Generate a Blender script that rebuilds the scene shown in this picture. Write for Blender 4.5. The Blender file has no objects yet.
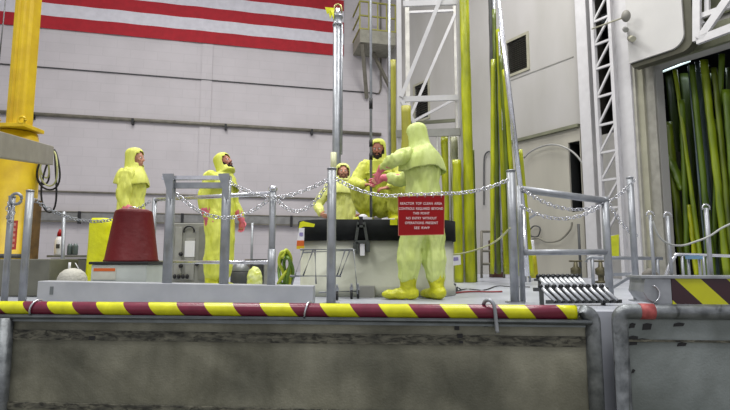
import bpy, bmesh, math, random
from mathutils import Vector, Matrix, noise
random.seed(7)
PI = math.pi
scene = bpy.context.scene
COL = scene.collection

# ------------------------------------------------------------------ camera, world, lamps, exposure
CAM = Vector((0.0, 0.0, 0.39))
FPX = 500.0
PITCH = math.atan(55.0 / 500.0)
cd = bpy.data.cameras.new('camera')
cd.sensor_width = 36.0
cd.lens = FPX / 730.0 * 36.0
cd.clip_start = 0.05
cd.clip_end = 200
cam = bpy.data.objects.new('camera', cd)
cam.location = CAM
cam.rotation_euler = (PI / 2 + PITCH, 0, 0)
COL.objects.link(cam)
scene.camera = cam

w = bpy.data.worlds.new('hall_ambient')
scene.world = w
w.use_nodes = True
w.node_tree.nodes['Background'].inputs[0].default_value = (0.93, 0.93, 1.0, 1)
w.node_tree.nodes['Background'].inputs[1].default_value = 0.8

def area(name, loc, size, power, rot=(0, 0, 0), col=(1, 0.985, 0.95)):
    l = bpy.data.lights.new(name, 'AREA')
    l.shape = 'RECTANGLE'; l.size = size[0]; l.size_y = size[1]
    l.energy = power; l.color = col
    o = bpy.data.objects.new(name, l); o.location = loc; o.rotation_euler = rot
    COL.objects.link(o)
    return o
area('high_bay_lamp', (-4.5, 8.0, 11.0), (3, 3), 800)
area('high_bay_lamp', (3.0, 8.0, 11.0), (3, 3), 800)
area('high_bay_lamp', (-4.5, 1.0, 10.0), (3, 3), 520)
area('high_bay_lamp', (3.0, 1.0, 10.0), (3, 3), 520)

scene.view_settings.view_transform = 'Standard'
scene.view_settings.look = 'None'
scene.view_settings.exposure = -0.22
scene.view_settings.gamma = 1.0
scene.view_settings.use_curve_mapping = False

# ------------------------------------------------------------------ measuring helpers
_f = Vector((0, math.cos(PITCH), math.sin(PITCH)))
_u = Vector((0, -math.sin(PITCH), math.cos(PITCH)))
_r = Vector((1, 0, 0))
def ray(px, py):
    return _f + _r * ((px - 365.0) / FPX) + _u * ((205.0 - py) / FPX)
def P(px, py, Y):
    d = ray(px, py)
    return CAM + d * (Y / d.y)
def Fl(px, py, z=0.0):
    d = ray(px, py)
    return CAM + d * ((z - CAM.z) / d.z)

class Wall:
    """vertical plane: o = origin, d = direction along it, n = normal towards the hall"""
    def __init__(s, o, d):
        s.o = Vector((o[0], o[1], 0)); s.d = Vector((d[0], d[1], 0)).normalized()
        s.n = Vector((s.d.y, -s.d.x, 0))
        if s.n.dot(CAM - s.o) < 0: s.n = -s.n
    def pt(s, a, n, z): return s.o + s.d * a + s.n * n + Vector((0, 0, z))
    def at(s, px, py, n=0.0):
        r_ = ray(px, py); o = s.o + s.n * n
        t = (o - CAM).dot(s.n) / r_.dot(s.n)
        p = CAM + r_ * t
        return (p - o).dot(s.d), p.z
    def P(s, px, py, n=0.0):
        a, z = s.at(px, py, n)
        return s.pt(a, n, z)

# ------------------------------------------------------------------ materials
def lin(c):
    return tuple((x / 255.0 / 12.92) if x / 255.0 <= 0.04045 else ((x / 255.0 + 0.055) / 1.055) ** 2.4 for x in c)
MATS = {}
def mat(name, rgb, rough=0.6, metal=0.0, var=0.12, scale=6.0, bump=0.0, bscale=40.0, rgb2=None, spec=0.5, emit=0.0,
        stretch=(1, 1, 1), trans=0.0, sheen=0.0):
    if name in MATS: return MATS[name]
    m = bpy.data.materials.new(name); m.use_nodes = True
    nt = m.node_tree; n = nt.nodes; l = nt.links
    b = n['Principled BSDF']
    c = lin(rgb)
    tc = n.new('ShaderNodeTexCoord'); mp = n.new('ShaderNodeMapping'); mp.inputs['Scale'].default_value = stretch
    l.new(tc.outputs['Object'], mp.inputs['Vector'])
    no = n.new('ShaderNodeTexNoise'); no.inputs['Scale'].default_value = scale; no.inputs['Detail'].default_value = 5
    l.new(mp.outputs[0], no.inputs['Vector'])
    cr = n.new('ShaderNodeValToRGB')
    c2 = lin(rgb2) if rgb2 else tuple(x * (1 - var * 2) for x in c)
    cr.color_ramp.elements[0].position = 0.32; cr.color_ramp.elements[1].position = 0.68
    cr.color_ramp.elements[0].color = (*c2, 1); cr.color_ramp.elements[1].color = (*[min(1, x * (1 + (0 if rgb2 else var * .4))) for x in c], 1)
    l.new(no.outputs['Fac'], cr.inputs['Fac']); l.new(cr.outputs['Color'], b.inputs['Base Color'])
    b.inputs['Roughness'].default_value = rough; b.inputs['Metallic'].default_value = metal
    b.inputs['Specular IOR Level'].default_value = spec
    if bump:
        n2 = n.new('ShaderNodeTexNoise'); n2.inputs['Scale'].default_value = bscale; n2.inputs['Detail'].default_value = 4
        l.new(mp.outputs[0], n2.inputs['Vector'])
        bu = n.new('ShaderNodeBump'); bu.inputs['Strength'].default_value = bump; bu.inputs['Distance'].default_value = 0.02
        l.new(n2.outputs['Fac'], bu.inputs['Height']); l.new(bu.outputs['Normal'], b.inputs['Normal'])
    if trans:
        b.inputs['Transmission Weight'].default_value = trans
    if emit:
        b.inputs['Emission Color'].default_value = (*c, 1); b.inputs['Emission Strength'].default_value = emit
    MATS[name] = m
    return m

# ------------------------------------------------------------------ mesh builder
def tag(o, label=None, cat=None, group=None, kind=None):
    if label: o['label'] = label
    if cat: o['category'] = cat
    if group: o['group'] = group
    if kind: o['kind'] = kind
    return o
def empty(name, loc, label, cat, group=None):
    o = bpy.data.objects.new(name, None); o.empty_display_size = 0.1
    o.location = loc; COL.objects.link(o)
    return tag(o, label, cat, group)
def world_of(o):
    m = Matrix.Translation(o.location) @ o.rotation_euler.to_matrix().to_4x4()
    return (world_of(o.parent) @ o.matrix_parent_inverse @ m) if o.parent else m
def attach(o, p):
    o.parent = p; o.matrix_parent_inverse = world_of(p).inverted()

def ortho(d, up=Vector((0, 0, 1))):
    d = d.normalized()
    a = d.cross(up)
    if a.length < 1e-4: a = d.cross(Vector((0, 1, 0)))
    a.normalize()
    return a, a.cross(d).normalized()

class MB:
    def __init__(s): s.bm = bmesh.new(); s.mi = 0
    def _face(s, vs, smooth=False):
        try:
            f = s.bm.faces.new(vs); f.material_index = s.mi; f.smooth = smooth
            return f
        except ValueError: return None
    def hexa(s, c):
        v = [s.bm.verts.new(p) for p in c]
        for q in ((0, 3, 2, 1), (4, 5, 6, 7), (0, 1, 5, 4), (1, 2, 6, 5), (2, 3, 7, 6), (3, 0, 4, 7)): s._face([v[i] for i in q])
        return s
    def box(s, c, size, ax=None):
        c = Vector(c); X, Y, Z = ax if ax else (Vector((1, 0, 0)), Vector((0, 1, 0)), Vector((0, 0, 1)))
        x, y, z = X * size[0] / 2, Y * size[1] / 2, Z * size[2] / 2
        return s.hexa([c - x - y - z, c + x - y - z, c + x + y - z, c - x + y - z, c - x - y + z, c + x - y + z, c + x + y + z, c - x + y + z])
    def wbox(s, W, a0, a1, n0, n1, z0, z1):
        return s.hexa([W.pt(a0, n0, z0), W.pt(a1, n0, z0), W.pt(a1, n1, z0), W.pt(a0, n1, z0),
                       W.pt(a0, n0, z1), W.pt(a1, n0, z1), W.pt(a1, n1, z1), W.pt(a0, n1, z1)])
    def beam(s, p0, p1, wd, ht, up=Vector((0, 0, 1))):
        p0 = Vector(p0); p1 = Vector(p1); d = p1 - p0
        a, b = ortho(d, up)
        return s.box((p0 + p1) / 2, (wd, d.length, ht), (a, d.normalized(), b))
    def loft(s, rings, closed=True, caps=True, smooth=True):
        vr = [[s.bm.verts.new(p) for p in r] for r in rings]
        n = len(vr[0])
        for i in range(len(vr) - 1):
            for j in range(n if closed else n - 1):
                k = (j + 1) % n
                s._face([vr[i][j], vr[i][k], vr[i + 1][k], vr[i + 1][j]], smooth)
        if caps and closed:
            s._face(vr[0][::-1]); s._face(vr[-1])
        return vr
    def tube(s, p0, p1, r, r2=None, n=14, caps=True):
        p0 = Vector(p0); p1 = Vector(p1); a, b = ortho(p1 - p0)
        r2 = r if r2 is None else r2
        ring = lambda c, q: [c + a * math.cos(2 * PI * i / n) * q + b * math.sin(2 * PI * i / n) * q for i in range(n)]
        s.loft([ring(p0, r), ring(p1, r2)], caps=caps)
        return s
    def path(s, pts, r, n=8, closed=False, sub=0):
        pts = [Vector(p) for p in pts]
        if sub: pts = spline(pts, sub, closed)
        N = len(pts); rings = []
        prev = None
        for i in range(N):
            if closed: d = pts[(i + 1) % N] - pts[i - 1]
            else: d = pts[min(i + 1, N - 1)] - pts[max(i - 1, 0)]
            if d.length < 1e-6: d = Vector((0, 0, 1))
            d.normalize()
            if prev is None: a, b = ortho(d)
            else:
                a = prev - d * prev.dot(d)
                if a.length < 1e-5: a, b = ortho(d)
                a.normalize(); b = d.cross(a)
            prev = a
            rr = r[i] if isinstance(r, list) else r
            rings.append([pts[i] + a * math.cos(2 * PI * k / n) * rr + b * math.sin(2 * PI * k / n) * rr for k in range(n)])
        if closed:
            vr = s.loft(rings, caps=False)
            # close with best matching offset
            A, B = vr[-1], vr[0]
            off = min(range(n), key=lambda o: sum((A[k].co - B[(k + o) % n].co).length for k in range(n)))
            for j in range(n):
                k = (j + 1) % n
                s._face([A[j], A[k], B[(k + off) % n], B[(j + off) % n]], True)
        else: s.loft(rings)
        return s
    def sphere(s, c, r, n=12, m=8, ax=None):
        c = Vector(c); rx, ry, rz = (r, r, r) if not isinstance(r, (tuple, list)) else r
        X, Y, Z = ax if ax else (Vector((1, 0, 0)), Vector((0, 1, 0)), Vector((0, 0, 1)))
        rings = []
        for i in range(1, m):
            t = PI * i / m
            rings.append([c + X * rx * math.sin(t) * math.cos(2 * PI * k / n) + Y * ry * math.sin(t) * math.sin(2 * PI * k / n) - Z * rz * math.cos(t) for k in range(n)])
        vr = s.loft(rings, caps=False)
        b = s.bm.verts.new(c - Z * rz); t_ = s.bm.verts.new(c + Z * rz)
        for k in range(n):
            s._face([b, vr[0][(k + 1) % n], vr[0][k]], True); s._face([t_, vr[-1][k], vr[-1][(k + 1) % n]], True)
        return s
    def lathe(s, c, prof, n=24, ax=None, caps=True):
        c = Vector(c); X, Y, Z = ax if ax else (Vector((1, 0, 0)), Vector((0, 1, 0)), Vector((0, 0, 1)))
        s.loft([[c + X * r * math.cos(2 * PI * k / n) + Y * r * math.sin(2 * PI * k / n) + Z * z for k in range(n)] for r, z in prof], caps=caps)
        return s
    def prism(s, poly, off):
        off = Vector(off)
        a = [s.bm.verts.new(Vector(p)) for p in poly]; b = [s.bm.verts.new(Vector(p) + off) for p in poly]
        s._face(a[::-1]); s._face(b)
        for i in range(len(a)):
            k = (i + 1) % len(a); s._face([a[i], a[k], b[k], b[i]])
        return s
    def capsule(s, p0, p1, r0, r1=None, n=12):
        p0 = Vector(p0); p1 = Vector(p1); r1 = r0 if r1 is None else r1
        s.sphere(p0, r0, n, 8); s.sphere(p1, r1, n, 8)
        if (p1 - p0).length > 1e-5: s.tube(p0, p1, r0 * .995, r1 * .995, n)
        return s
    def link(s, c, d, side, L, wd, r, n=5):
        pts = []
        for i in range(5): t = -PI / 2 + PI * i / 4; pts.append(c + d * (L / 2 - wd / 2 + math.cos(t) * wd / 2) + side * (math.sin(t) * wd / 2))
        for i in range(5): t = PI / 2 + PI * i / 4; pts.append(c + d * (-L / 2 + wd / 2 + math.cos(t) * wd / 2) + side * (math.sin(t) * wd / 2))
        return s.path(pts, r, n, closed=True)
    def build(s, name, m, parent=None, bevel=0.0, recenter=True, fix=True):
        if fix: bmesh.ops.recalc_face_normals(s.bm, faces=s.bm.faces[:])
        me = bpy.data.meshes.new(name); s.bm.to_mesh(me); s.bm.free()
        for x in (m if isinstance(m, (list, tuple)) else [m]): me.materials.append(x)
        return link_mesh(name, me, parent, bevel, recenter)
def link_mesh(name, me, parent=None, bevel=0.0, recenter=True):
    o = bpy.data.objects.new(name, me)
    if recenter and len(me.vertices):
        co = [v.co for v in me.vertices]
        mn = Vector((min(c.x for c in co), min(c.y for c in co), min(c.z for c in co)))
        mx = Vector((max(c.x for c in co), max(c.y for c in co), max(c.z for c in co)))
        c = Vector(((mn.x + mx.x) / 2, (mn.y + mx.y) / 2, mn.z))
        me.transform(Matrix.Translation(-c)); o.location = c
    COL.objects.link(o)
    if parent: attach(o, parent)
    if bevel:
        b = o.modifiers.new('bevel', 'BEVEL'); b.width = bevel; b.segments = 2; b.limit_method = 'ANGLE'
    return o
def spline(pts, sub, closed=False):
    out = []; n = len(pts)
    rng = range(n if closed else n - 1)
    for i in rng:
        if closed: p0, p1, p2, p3 = pts[i - 1], pts[i], pts[(i + 1) % n], pts[(i + 2) % n]
        else: p0, p1, p2, p3 = pts[max(i - 1, 0)], pts[i], pts[i + 1], pts[min(i + 2, n - 1)]
        for k in range(sub):
            t = k / sub
            out.append(0.5 * ((2 * p1) + (p2 - p0) * t + (2 * p0 - 5 * p1 + 4 * p2 - p3) * t * t + (3 * p1 - p0 - 3 * p2 + p3) * t ** 3))
    if not closed: out.append(pts[-1])
    return out
def struct(name, mb, m, **k):
    o = mb.build(name, m, **k); o['kind'] = 'structure'
    return o
def thing(name, mb, m, label, cat, group=None, **k):
    return tag(mb.build(name, m, **k), label, cat, group)
def remesh(mb, voxel, smooth=4, disp=None):
    me = bpy.data.meshes.new('tmp'); bmesh.ops.recalc_face_normals(mb.bm, faces=mb.bm.faces[:])
    mb.bm.to_mesh(me); mb.bm.free()
    o = bpy.data.objects.new('tmp', me); COL.objects.link(o)
    r = o.modifiers.new('r', 'REMESH'); r.mode = 'VOXEL'; r.voxel_size = voxel; r.use_smooth_shade = True
    if smooth:
        q = o.modifiers.new('s', 'SMOOTH'); q.factor = 0.5; q.iterations = smooth
    dg = bpy.context.evaluated_depsgraph_get(); dg.update()
    m2 = bpy.data.meshes.new_from_object(o.evaluated_get(dg))
    bpy.data.objects.remove(o); bpy.data.meshes.remove(me)
    if disp:
        nn = [v.normal.copy() for v in m2.vertices]
        for v, nm in zip(m2.vertices, nn): v.co += nm * disp(v.co)
    for p in m2.polygons: p.use_smooth = True
    return m2
# ------------------------------------------------------------------ plan of the hall
BK = Wall((-5.92, 16.0), (4.27, 1.0))                  # block wall at the back
_t = 6.656 / 4.224
CORNER = Vector((-5.92 + 4.27 * _t, 16 + _t, 0))
RT = Wall((CORNER.x, CORNER.y), (0.65, -1.0))          # plastered wall on the right, s = 0 at the corner
FA = Vector((-0.73 * 4.15, 4.15)); FB = Vector((0.47 * 3.75, 3.75))
FR = Wall((FA.x, FA.y), (FB.x - FA.x, FB.y - FA.y))    # line of the steel barrier, n towards camera
cs = BK.at(388, 150)[0]

# materials of the setting
def block_mat(name, rgb, rough=.7):
    m = mat(name, rgb, rough, var=.04, scale=1.2)
    nt = m.node_tree; n = nt.nodes; l = nt.links; b = n['Principled BSDF']
    tc = n.new('ShaderNodeTexCoord')
    br = n.new('ShaderNodeTexBrick'); br.inputs['Scale'].default_value = 1.0
    br.inputs['Brick Width'].default_value = 0.80; br.inputs['Row Height'].default_value = 0.30
    br.inputs['Mortar Size'].default_value = 0.012; br.inputs['Mortar Smooth'].default_value = 0.3
    br.inputs['Color1'].default_value = (1, 1, 1, 1); br.inputs['Color2'].default_value = (.975, .975, .975, 1)
    br.inputs['Mortar'].default_value = (.92, .92, .92, 1)
    mp = n.new('ShaderNodeMapping'); mp.inputs['Rotation'].default_value = (PI / 2, 0, -math.atan2(1, 4.27))
    mp.vector_type = 'POINT'
    sx = n.new('ShaderNodeSeparateXYZ'); cx = n.new('ShaderNodeCombineXYZ')
    l.new(tc.outputs['Object'], sx.inputs[0])
    l.new(sx.outputs['X'], cx.inputs['X']); l.new(sx.outputs['Z'], cx.inputs['Y'])
    l.new(cx.outputs[0], br.inputs['Vector'])
    old = b.inputs['Base Color'].links[0].from_socket
    mx = n.new('ShaderNodeMix'); mx.data_type = 'RGBA'; mx.blend_type = 'MULTIPLY'; mx.inputs['Factor'].default_value = 1
    l.new(old, mx.inputs['A']); l.new(br.outputs['Color'], mx.inputs['B']); l.new(mx.outputs['Result'], b.inputs['Base Color'])
    return m
M_block = block_mat('painted block', (185, 180, 182))
M_plaster = mat('white plaster', (176, 174, 171), .75, var=.06, scale=.9, rgb2=(160, 158, 152), stretch=(1, 1, .35))
M_panel = mat('pale wall board', (172, 169, 156), .7, var=.07, scale=1.0, stretch=(2, 2, .3))
M_white = mat('white paint', (196, 195, 196), .5, var=.04)
M_cream = mat('cream paint', (160, 158, 138), .6, var=.1, scale=3)
M_olive = mat('drab olive paint', (116, 118, 96), .6, var=.12, scale=3)
M_dark = mat('dark void', (26, 28, 28), .8)
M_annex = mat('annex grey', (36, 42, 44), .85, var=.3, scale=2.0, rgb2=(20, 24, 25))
M_steel = mat('galvanised steel', (160, 163, 168), .40, .45, var=.14, scale=9, rgb2=(136, 140, 144))
M_chrome = mat('bright steel', (212, 213, 218), .24, .75, var=.08, scale=12)
M_alu = mat('aluminium plate', (176, 179, 183), .5, .25, var=.05, scale=5, rgb2=(162, 165, 170))
M_black = mat('black rubber', (26, 26, 28), .6, var=.2)
M_yell = mat('yellow paint', (222, 190, 10), .45, var=.08, scale=4, rgb2=(196, 160, 8))
M_wrap = mat('yellow plastic wrap', (184, 190, 14), .32, var=.2, scale=7, bump=.7, bscale=14, rgb2=(126, 134, 14), stretch=(1, 1, .25))
M_wrapdk = mat('olive plastic wrap', (106, 122, 22), .35, var=.3, scale=6, bump=.7, bscale=12, rgb2=(56, 68, 16), stretch=(1, 1, .2))
M_bagy = mat('bright yellow sheet', (226, 228, 10), .38, var=.1, scale=5, bump=.8, bscale=9)
M_drab = mat('concrete grey', (112, 112, 100), .85, var=.12, scale=5)
M_grey = mat('machine grey', (146, 146, 140), .5, var=.08, scale=5)
M_dgrey = mat('dark grey paint', (70, 72, 72), .55, var=.15)
M_red = mat('red plastic', (150, 8, 14), .5, spec=.25, var=.06)
M_letter = mat('white lettering', (236, 214, 214), .6, var=.02)
M_tagw = mat('white card', (226, 226, 228), .6, var=.03)
M_orange = mat('orange card', (206, 96, 30), .6, var=.05)

def floor_mat():
    m = mat('deck coating', (184, 187, 196), .35, var=.1, scale=1.6, rgb2=(160, 164, 172))
    return m
M_floor = floor_mat()

# deck, lower floor
mb = MB()
c = [FR.pt(-9, -.13, 0), FR.pt(13, -.13, 0), Vector((18, 24, 0)), Vector((-14, 24, 0))]
mb.prism([v + Vector((0, 0, -1.5)) for v in c], (0, 0, 1.5))
struct('floor', mb, M_floor)
mb = MB(); mb.box((1.5, -1.2, -1.55), (24, 12.6, .1)); struct('floor_lower', mb, M_drab)

# back wall
mb = MB(); mb.wbox(BK, -12, cs + .02, 0, -.3, -.0, 13); ob = struct('wall_back', mb, M_block)
# side wall on the left, out of view, closes the room
mb = MB(); mb.box((-13, 9, 6.5), (.3, 16, 13)); struct('wall_left', mb, M_plaster)

# right wall with its openings
def holes(W, a0, a1, z0, z1, th, rects, mb):
    A = sorted({a0, a1, *[r[0] for r in rects], *[r[1] for r in rects]}); Z = sorted({z0, z1, *[r[2] for r in rects], *[r[3] for r in rects]})
    for i in range(len(A) - 1):
        for j in range(len(Z) - 1):
            am = (A[i] + A[i + 1]) / 2; zm = (Z[j] + Z[j + 1]) / 2
            if any(r[0] < am < r[1] and r[2] < zm < r[3] for r in rects): continue
            mb.wbox(W, A[i], A[i + 1], 0, -th, Z[j], Z[j + 1])
sO, zO = RT.at(655, 66)                      # door opening to the annex
d0 = RT.at(569.5, 145)[0]; d1 = RT.at(581, 145)[0]; dz1 = RT.at(570, 143)[1]; dz0 = RT.at(575, 212)[1]
v0 = RT.at(507, 45)[0]; v1 = RT.at(527, 45)[0]; vz1 = RT.at(527, 34.5)[1]; vz0 = RT.at(527, 68)[1]
u0 = RT.at(415, 100)[0]; u1 = RT.at(428.5, 100)[0]; uz1 = RT.at(428, 81)[1]; uz0 = RT.at(428, 117)[1]
l0 = RT.at(597, 90)[0]; l1 = RT.at(615, 90)[0]; lz0 = RT.at(606, 134)[1]
sEnd = sO + 5.5
mb = MB()
holes(RT, 0, sEnd + 3, 0, 13, .3, [(sO, sEnd, 0, zO), (d0, d1, dz0, dz1), (v0, v1, vz0, vz1), (u0, u1, uz0, uz1), (l0, l1, lz0, 12)], mb)
struct('wall_right', mb, M_plaster)
# lower wainscot board slightly proud of the plaster
sl0 = RT.at(513, 143)[0]; sl1 = RT.at(577, 129)[0]; zl = RT.at(577, 128.5)[1]
mb = MB(); holes(RT, sl0, sl1 + .1, 0, zl, 0, [(d0, d1, dz0, dz1)], mb) if False else None
mb = MB()
for a, b_, q0, q1 in ((sl0, d0, 0, zl), (d1, sl1 + .1, 0, zl), (d0, d1, 0, dz0), (d0, d1, dz1, zl)): mb.wbox(RT, a, b_, .003, .05, q0, q1)
struct('wall_board', mb, M_panel)
mb = MB(); mb.wbox(RT, sl0, sl1 + .1, .003, .13, zl + .005, zl + .08); struct('trim_1', mb, M_olive)
mb = MB(); q = RT.at(575, 56)[1]; mb.wbox(RT, RT.at(500, 75)[0], sl1, .002, .012, q - .012, q + .012); struct('trim_2', mb, M_grey)

# dark voids behind the openings, louvres
def louvre(name, a0, a1, z0, z1, n_):
    mb = MB(); fw = .07
    for x in ((a0 - fw, a0, z0 - fw, z1 + fw), (a1, a1 + fw, z0 - fw, z1 + fw), (a0, a1, z0 - fw, z0), (a0, a1, z1, z1 + fw)): mb.wbox(RT, x[0], x[1], .03, -.06, x[2], x[3])
    fr = struct(name, mb, M_cream)
    mb = MB(); mb.wbox(RT, a0, a1, -.2, -.24, z0, z1)
    for k in range(n_):
        z = z0 + (k + .5) * (z1 - z0) / n_
        mb.hexa([RT.pt(a0, -.02, z - .03), RT.pt(a1, -.02, z - .03), RT.pt(a1, -.03, z - .04), RT.pt(a0, -.03, z - .04),
                 RT.pt(a0, -.12, z + .05), RT.pt(a1, -.12, z + .05), RT.pt(a1, -.13, z + .04), RT.pt(a0, -.13, z + .04)])
    mb.build('louvre_blades', mat('louvre brown grey', (62, 60, 52), .8), fr)
louvre('window_1', u0, u1, uz0, uz1, 16)
louvre('window_2', v0, v1, vz0, vz1, 16)
mb = MB(); mb.wbox(RT, d0 - .2, d1 + .2, -.9, -.95, dz0 - .2, dz1 + .2); mb.wbox(RT, d0 - .2, d0 - .15, -.3, -.9, dz0 - .2, dz1 + .2)
mb.wbox(RT, d1 + .15, d1 + .2, -.3, -.9, dz0 - .2, dz1 + .2); mb.wbox(RT, d0 - .2, d1 + .2, -.3, -.9, dz1 + .15, dz1 + .2); mb.wbox(RT, d0 - .2, d1 + .2, -.3, -.9, dz0 - .2, dz0 - .15)
mb.wbox(RT, d0 - .001, d0 + .012, -.002, -.3, dz0, dz1); mb.wbox(RT, d1 - .012, d1 + .001, -.002, -.3, dz0, dz1); mb.wbox(RT, d0, d1, -.002, -.3, dz1 - .012, dz1 + .001); mb.wbox(RT, d0, d1, -.002, -.3, dz0 - .001, dz0 + .012)
struct('window_3', mb, M_dark)
mb = MB(); mb.wbox(RT, l0 - .3, l1 + .3, -1.2, -1.25, lz0 - .1, 12); mb.wbox(RT, l0 - .3, l0 - .25, -.3, -1.2, lz0 - .1, 12); mb.wbox(RT, l1 + .25, l1 + .3, -.3, -1.2, lz0 - .1, 12)
mb.wbox(RT, l0 - .001, l0 + .012, -.002, -.3, lz0, 12); mb.wbox(RT, l1 - .012, l1 + .001, -.002, -.3, lz0, 12)
struct('wall_shaft', mb, mat('shaft dark', (52, 48, 42), .8, var=.4, scale=1.5))

# columns beside the lattice mast
def colm(name, pa, pb, n0, n1, m, z1=12, y=100, z0=0):
    a = RT.at(pa, y, n1)[0]; b = RT.at(pb, y, n1)[0]
    mb = MB(); mb.wbox(RT, a, b, n0, n1, z0, z1); return struct(name, mb, m, bevel=.01)
colm('trim_3', 579, 590, .003, .25, M_white)
colm('trim_4', 636.5, 644, .003, .16, M_cream)
colm('trim_5', 644.5, 655, .003, .08, mat('jamb grey', (150, 148, 138), .6))
mb = MB(); mb.wbox(RT, sO - .25, sEnd, .003, .1, zO + .002, zO + .42); struct('trim_6', mb, M_olive)

# annex room behind the opening
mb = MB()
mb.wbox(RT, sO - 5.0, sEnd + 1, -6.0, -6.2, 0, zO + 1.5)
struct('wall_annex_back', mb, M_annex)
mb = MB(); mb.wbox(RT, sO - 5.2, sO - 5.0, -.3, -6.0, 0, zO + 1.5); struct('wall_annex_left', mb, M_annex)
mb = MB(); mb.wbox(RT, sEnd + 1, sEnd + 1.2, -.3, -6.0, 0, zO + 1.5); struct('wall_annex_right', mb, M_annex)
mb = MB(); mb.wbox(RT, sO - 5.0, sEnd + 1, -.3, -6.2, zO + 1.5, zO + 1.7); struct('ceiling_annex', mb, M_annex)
# ------------------------------------------------------------------ steel barrier in front of the deck
def fbox(mb, a0, a1, n0, n1, z0, z1): return mb.wbox(FR, a0, a1, n0, n1, z0, z1)
def fa(px, py=311, n=0.0): return FR.at(px, py, n)[0]

def stripe_mat(name, A, B, period, slant, axis, phase=0.0):
    """yellow / magenta warning tape: straight bands with a slanted edge; axis = direction of the run"""
    m = mat(name, (1, 1, 1), .3, var=0)
    nt = m.node_tree; n = nt.nodes; l = nt.links; b = n['Principled BSDF']
    for k in list(b.inputs['Base Color'].links): l.remove(k)
    tc = n.new('ShaderNodeTexCoord'); dp = n.new('ShaderNodeVectorMath'); dp.operation = 'DOT_PRODUCT'
    dp.inputs[1].default_value = (axis.x, axis.y, slant)
    l.new(tc.outputs['Object'], dp.inputs[0])
    a = n.new('ShaderNodeMath'); a.operation = 'MULTIPLY_ADD'; a.inputs[1].default_value = 1 / period; a.inputs[2].default_value = 100.0 + phase
    l.new(dp.outputs['Value'], a.inputs[0])
    fr = n.new('ShaderNodeMath'); fr.operation = 'FRACT'; l.new(a.outputs[0], fr.inputs[0])
    gt = n.new('ShaderNodeMath'); gt.operation = 'GREATER_THAN'; gt.inputs[1].default_value = 0.5; l.new(fr.outputs[0], gt.inputs[0])
    no = n.new('ShaderNodeTexNoise'); no.inputs['Scale'].default_value = 9; l.new(tc.outputs['Object'], no.inputs['Vector'])
    rp = n.new('ShaderNodeMapRange'); rp.inputs['To Min'].default_value = .8; rp.inputs['To Max'].default_value = 1.05; l.new(no.outputs['Fac'], rp.inputs['Value'])
    mx = n.new('ShaderNodeMix'); mx.data_type = 'RGBA'; mx.inputs['A'].default_value = (*lin(A), 1); mx.inputs['B'].default_value = (*lin(B), 1)
    l.new(gt.outputs[0], mx.inputs['Factor'])
    vm = n.new('ShaderNodeVectorMath'); vm.operation = 'SCALE'; l.new(mx.outputs['Result'], vm.inputs[0]); l.new(rp.outputs[0], vm.inputs['Scale'])
    l.new(vm.outputs[0], b.inputs['Base Color']); n2 = n
    return m
# object origin of the taped rail is its centre, phase is set through the period below
aT0, aT1 = fa(-60), fa(578)
period = (fa(581) - fa(-1)) / 11.0

def worn_steel(name, base, dark, scale=2.2, rough=.5, metal=.35, thr=(.40, .62), stretch=(1, 1, 1)):
    m = mat(name, base, rough, metal, rgb2=dark, scale=scale, stretch=stretch, bump=.15, bscale=60)
    return m
M_gate = worn_steel('stained stainless sheet', (158, 156, 138), (100, 100, 88), 1.5, .45, .35)
def patches(m, scale, lo, stretch=(1, 1, 1), p0=.38, p1=.6, detail=8):
    nt = m.node_tree; n = nt.nodes; l = nt.links; b = n['Principled BSDF']
    src = b.inputs['Base Color'].links[0].from_socket
    tc = n.new('ShaderNodeTexCoord'); mp = n.new('ShaderNodeMapping'); mp.inputs['Scale'].default_value = stretch; mp.inputs['Location'].default_value = (3.1, 1.7, 5.3)
    no = n.new('ShaderNodeTexNoise'); no.inputs['Scale'].default_value = scale; no.inputs['Detail'].default_value = detail; no.inputs['Roughness'].default_value = .6; no.inputs['Distortion'].default_value = .8
    l.new(tc.outputs['Object'], mp.inputs['Vector']); l.new(mp.outputs[0], no.inputs['Vector'])
    cr = n.new('ShaderNodeValToRGB'); cr.color_ramp.elements[0].position = p0; cr.color_ramp.elements[1].position = p1
    cr.color_ramp.elements[0].color = (lo, lo, lo * .97, 1); cr.color_ramp.elements[1].color = (1, 1, 1, 1)
    l.new(no.outputs['Fac'], cr.inputs['Fac'])
    mx = n.new('ShaderNodeMix'); mx.data_type = 'RGBA'; mx.blend_type = 'MULTIPLY'; mx.inputs['Factor'].default_value = 1
    l.new(src, mx.inputs['A']); l.new(cr.outputs['Color'], mx.inputs['B']); l.new(mx.outputs['Result'], b.inputs['Base Color'])
patches(M_gate, 1.3, .62); patches(M_gate, 5.0, .82, (1, 1, .25), .3, .55)
M_gate2 = worn_steel('scuffed grey sheet', (140, 147, 146), (108, 115, 113), 2.4, .6, .3)
M_pipe = worn_steel('worn pipe', (136, 140, 142), (92, 96, 98), 12, .45, .6)
M_sealant = mat('dirty sealing strip', (52, 52, 46), .8, var=.3, scale=9, rgb2=(108, 106, 92), stretch=(1, 1, 4))
M_lip = mat('lip steel', (122, 128, 130), .45, .5, var=.12, scale=8)

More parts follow.
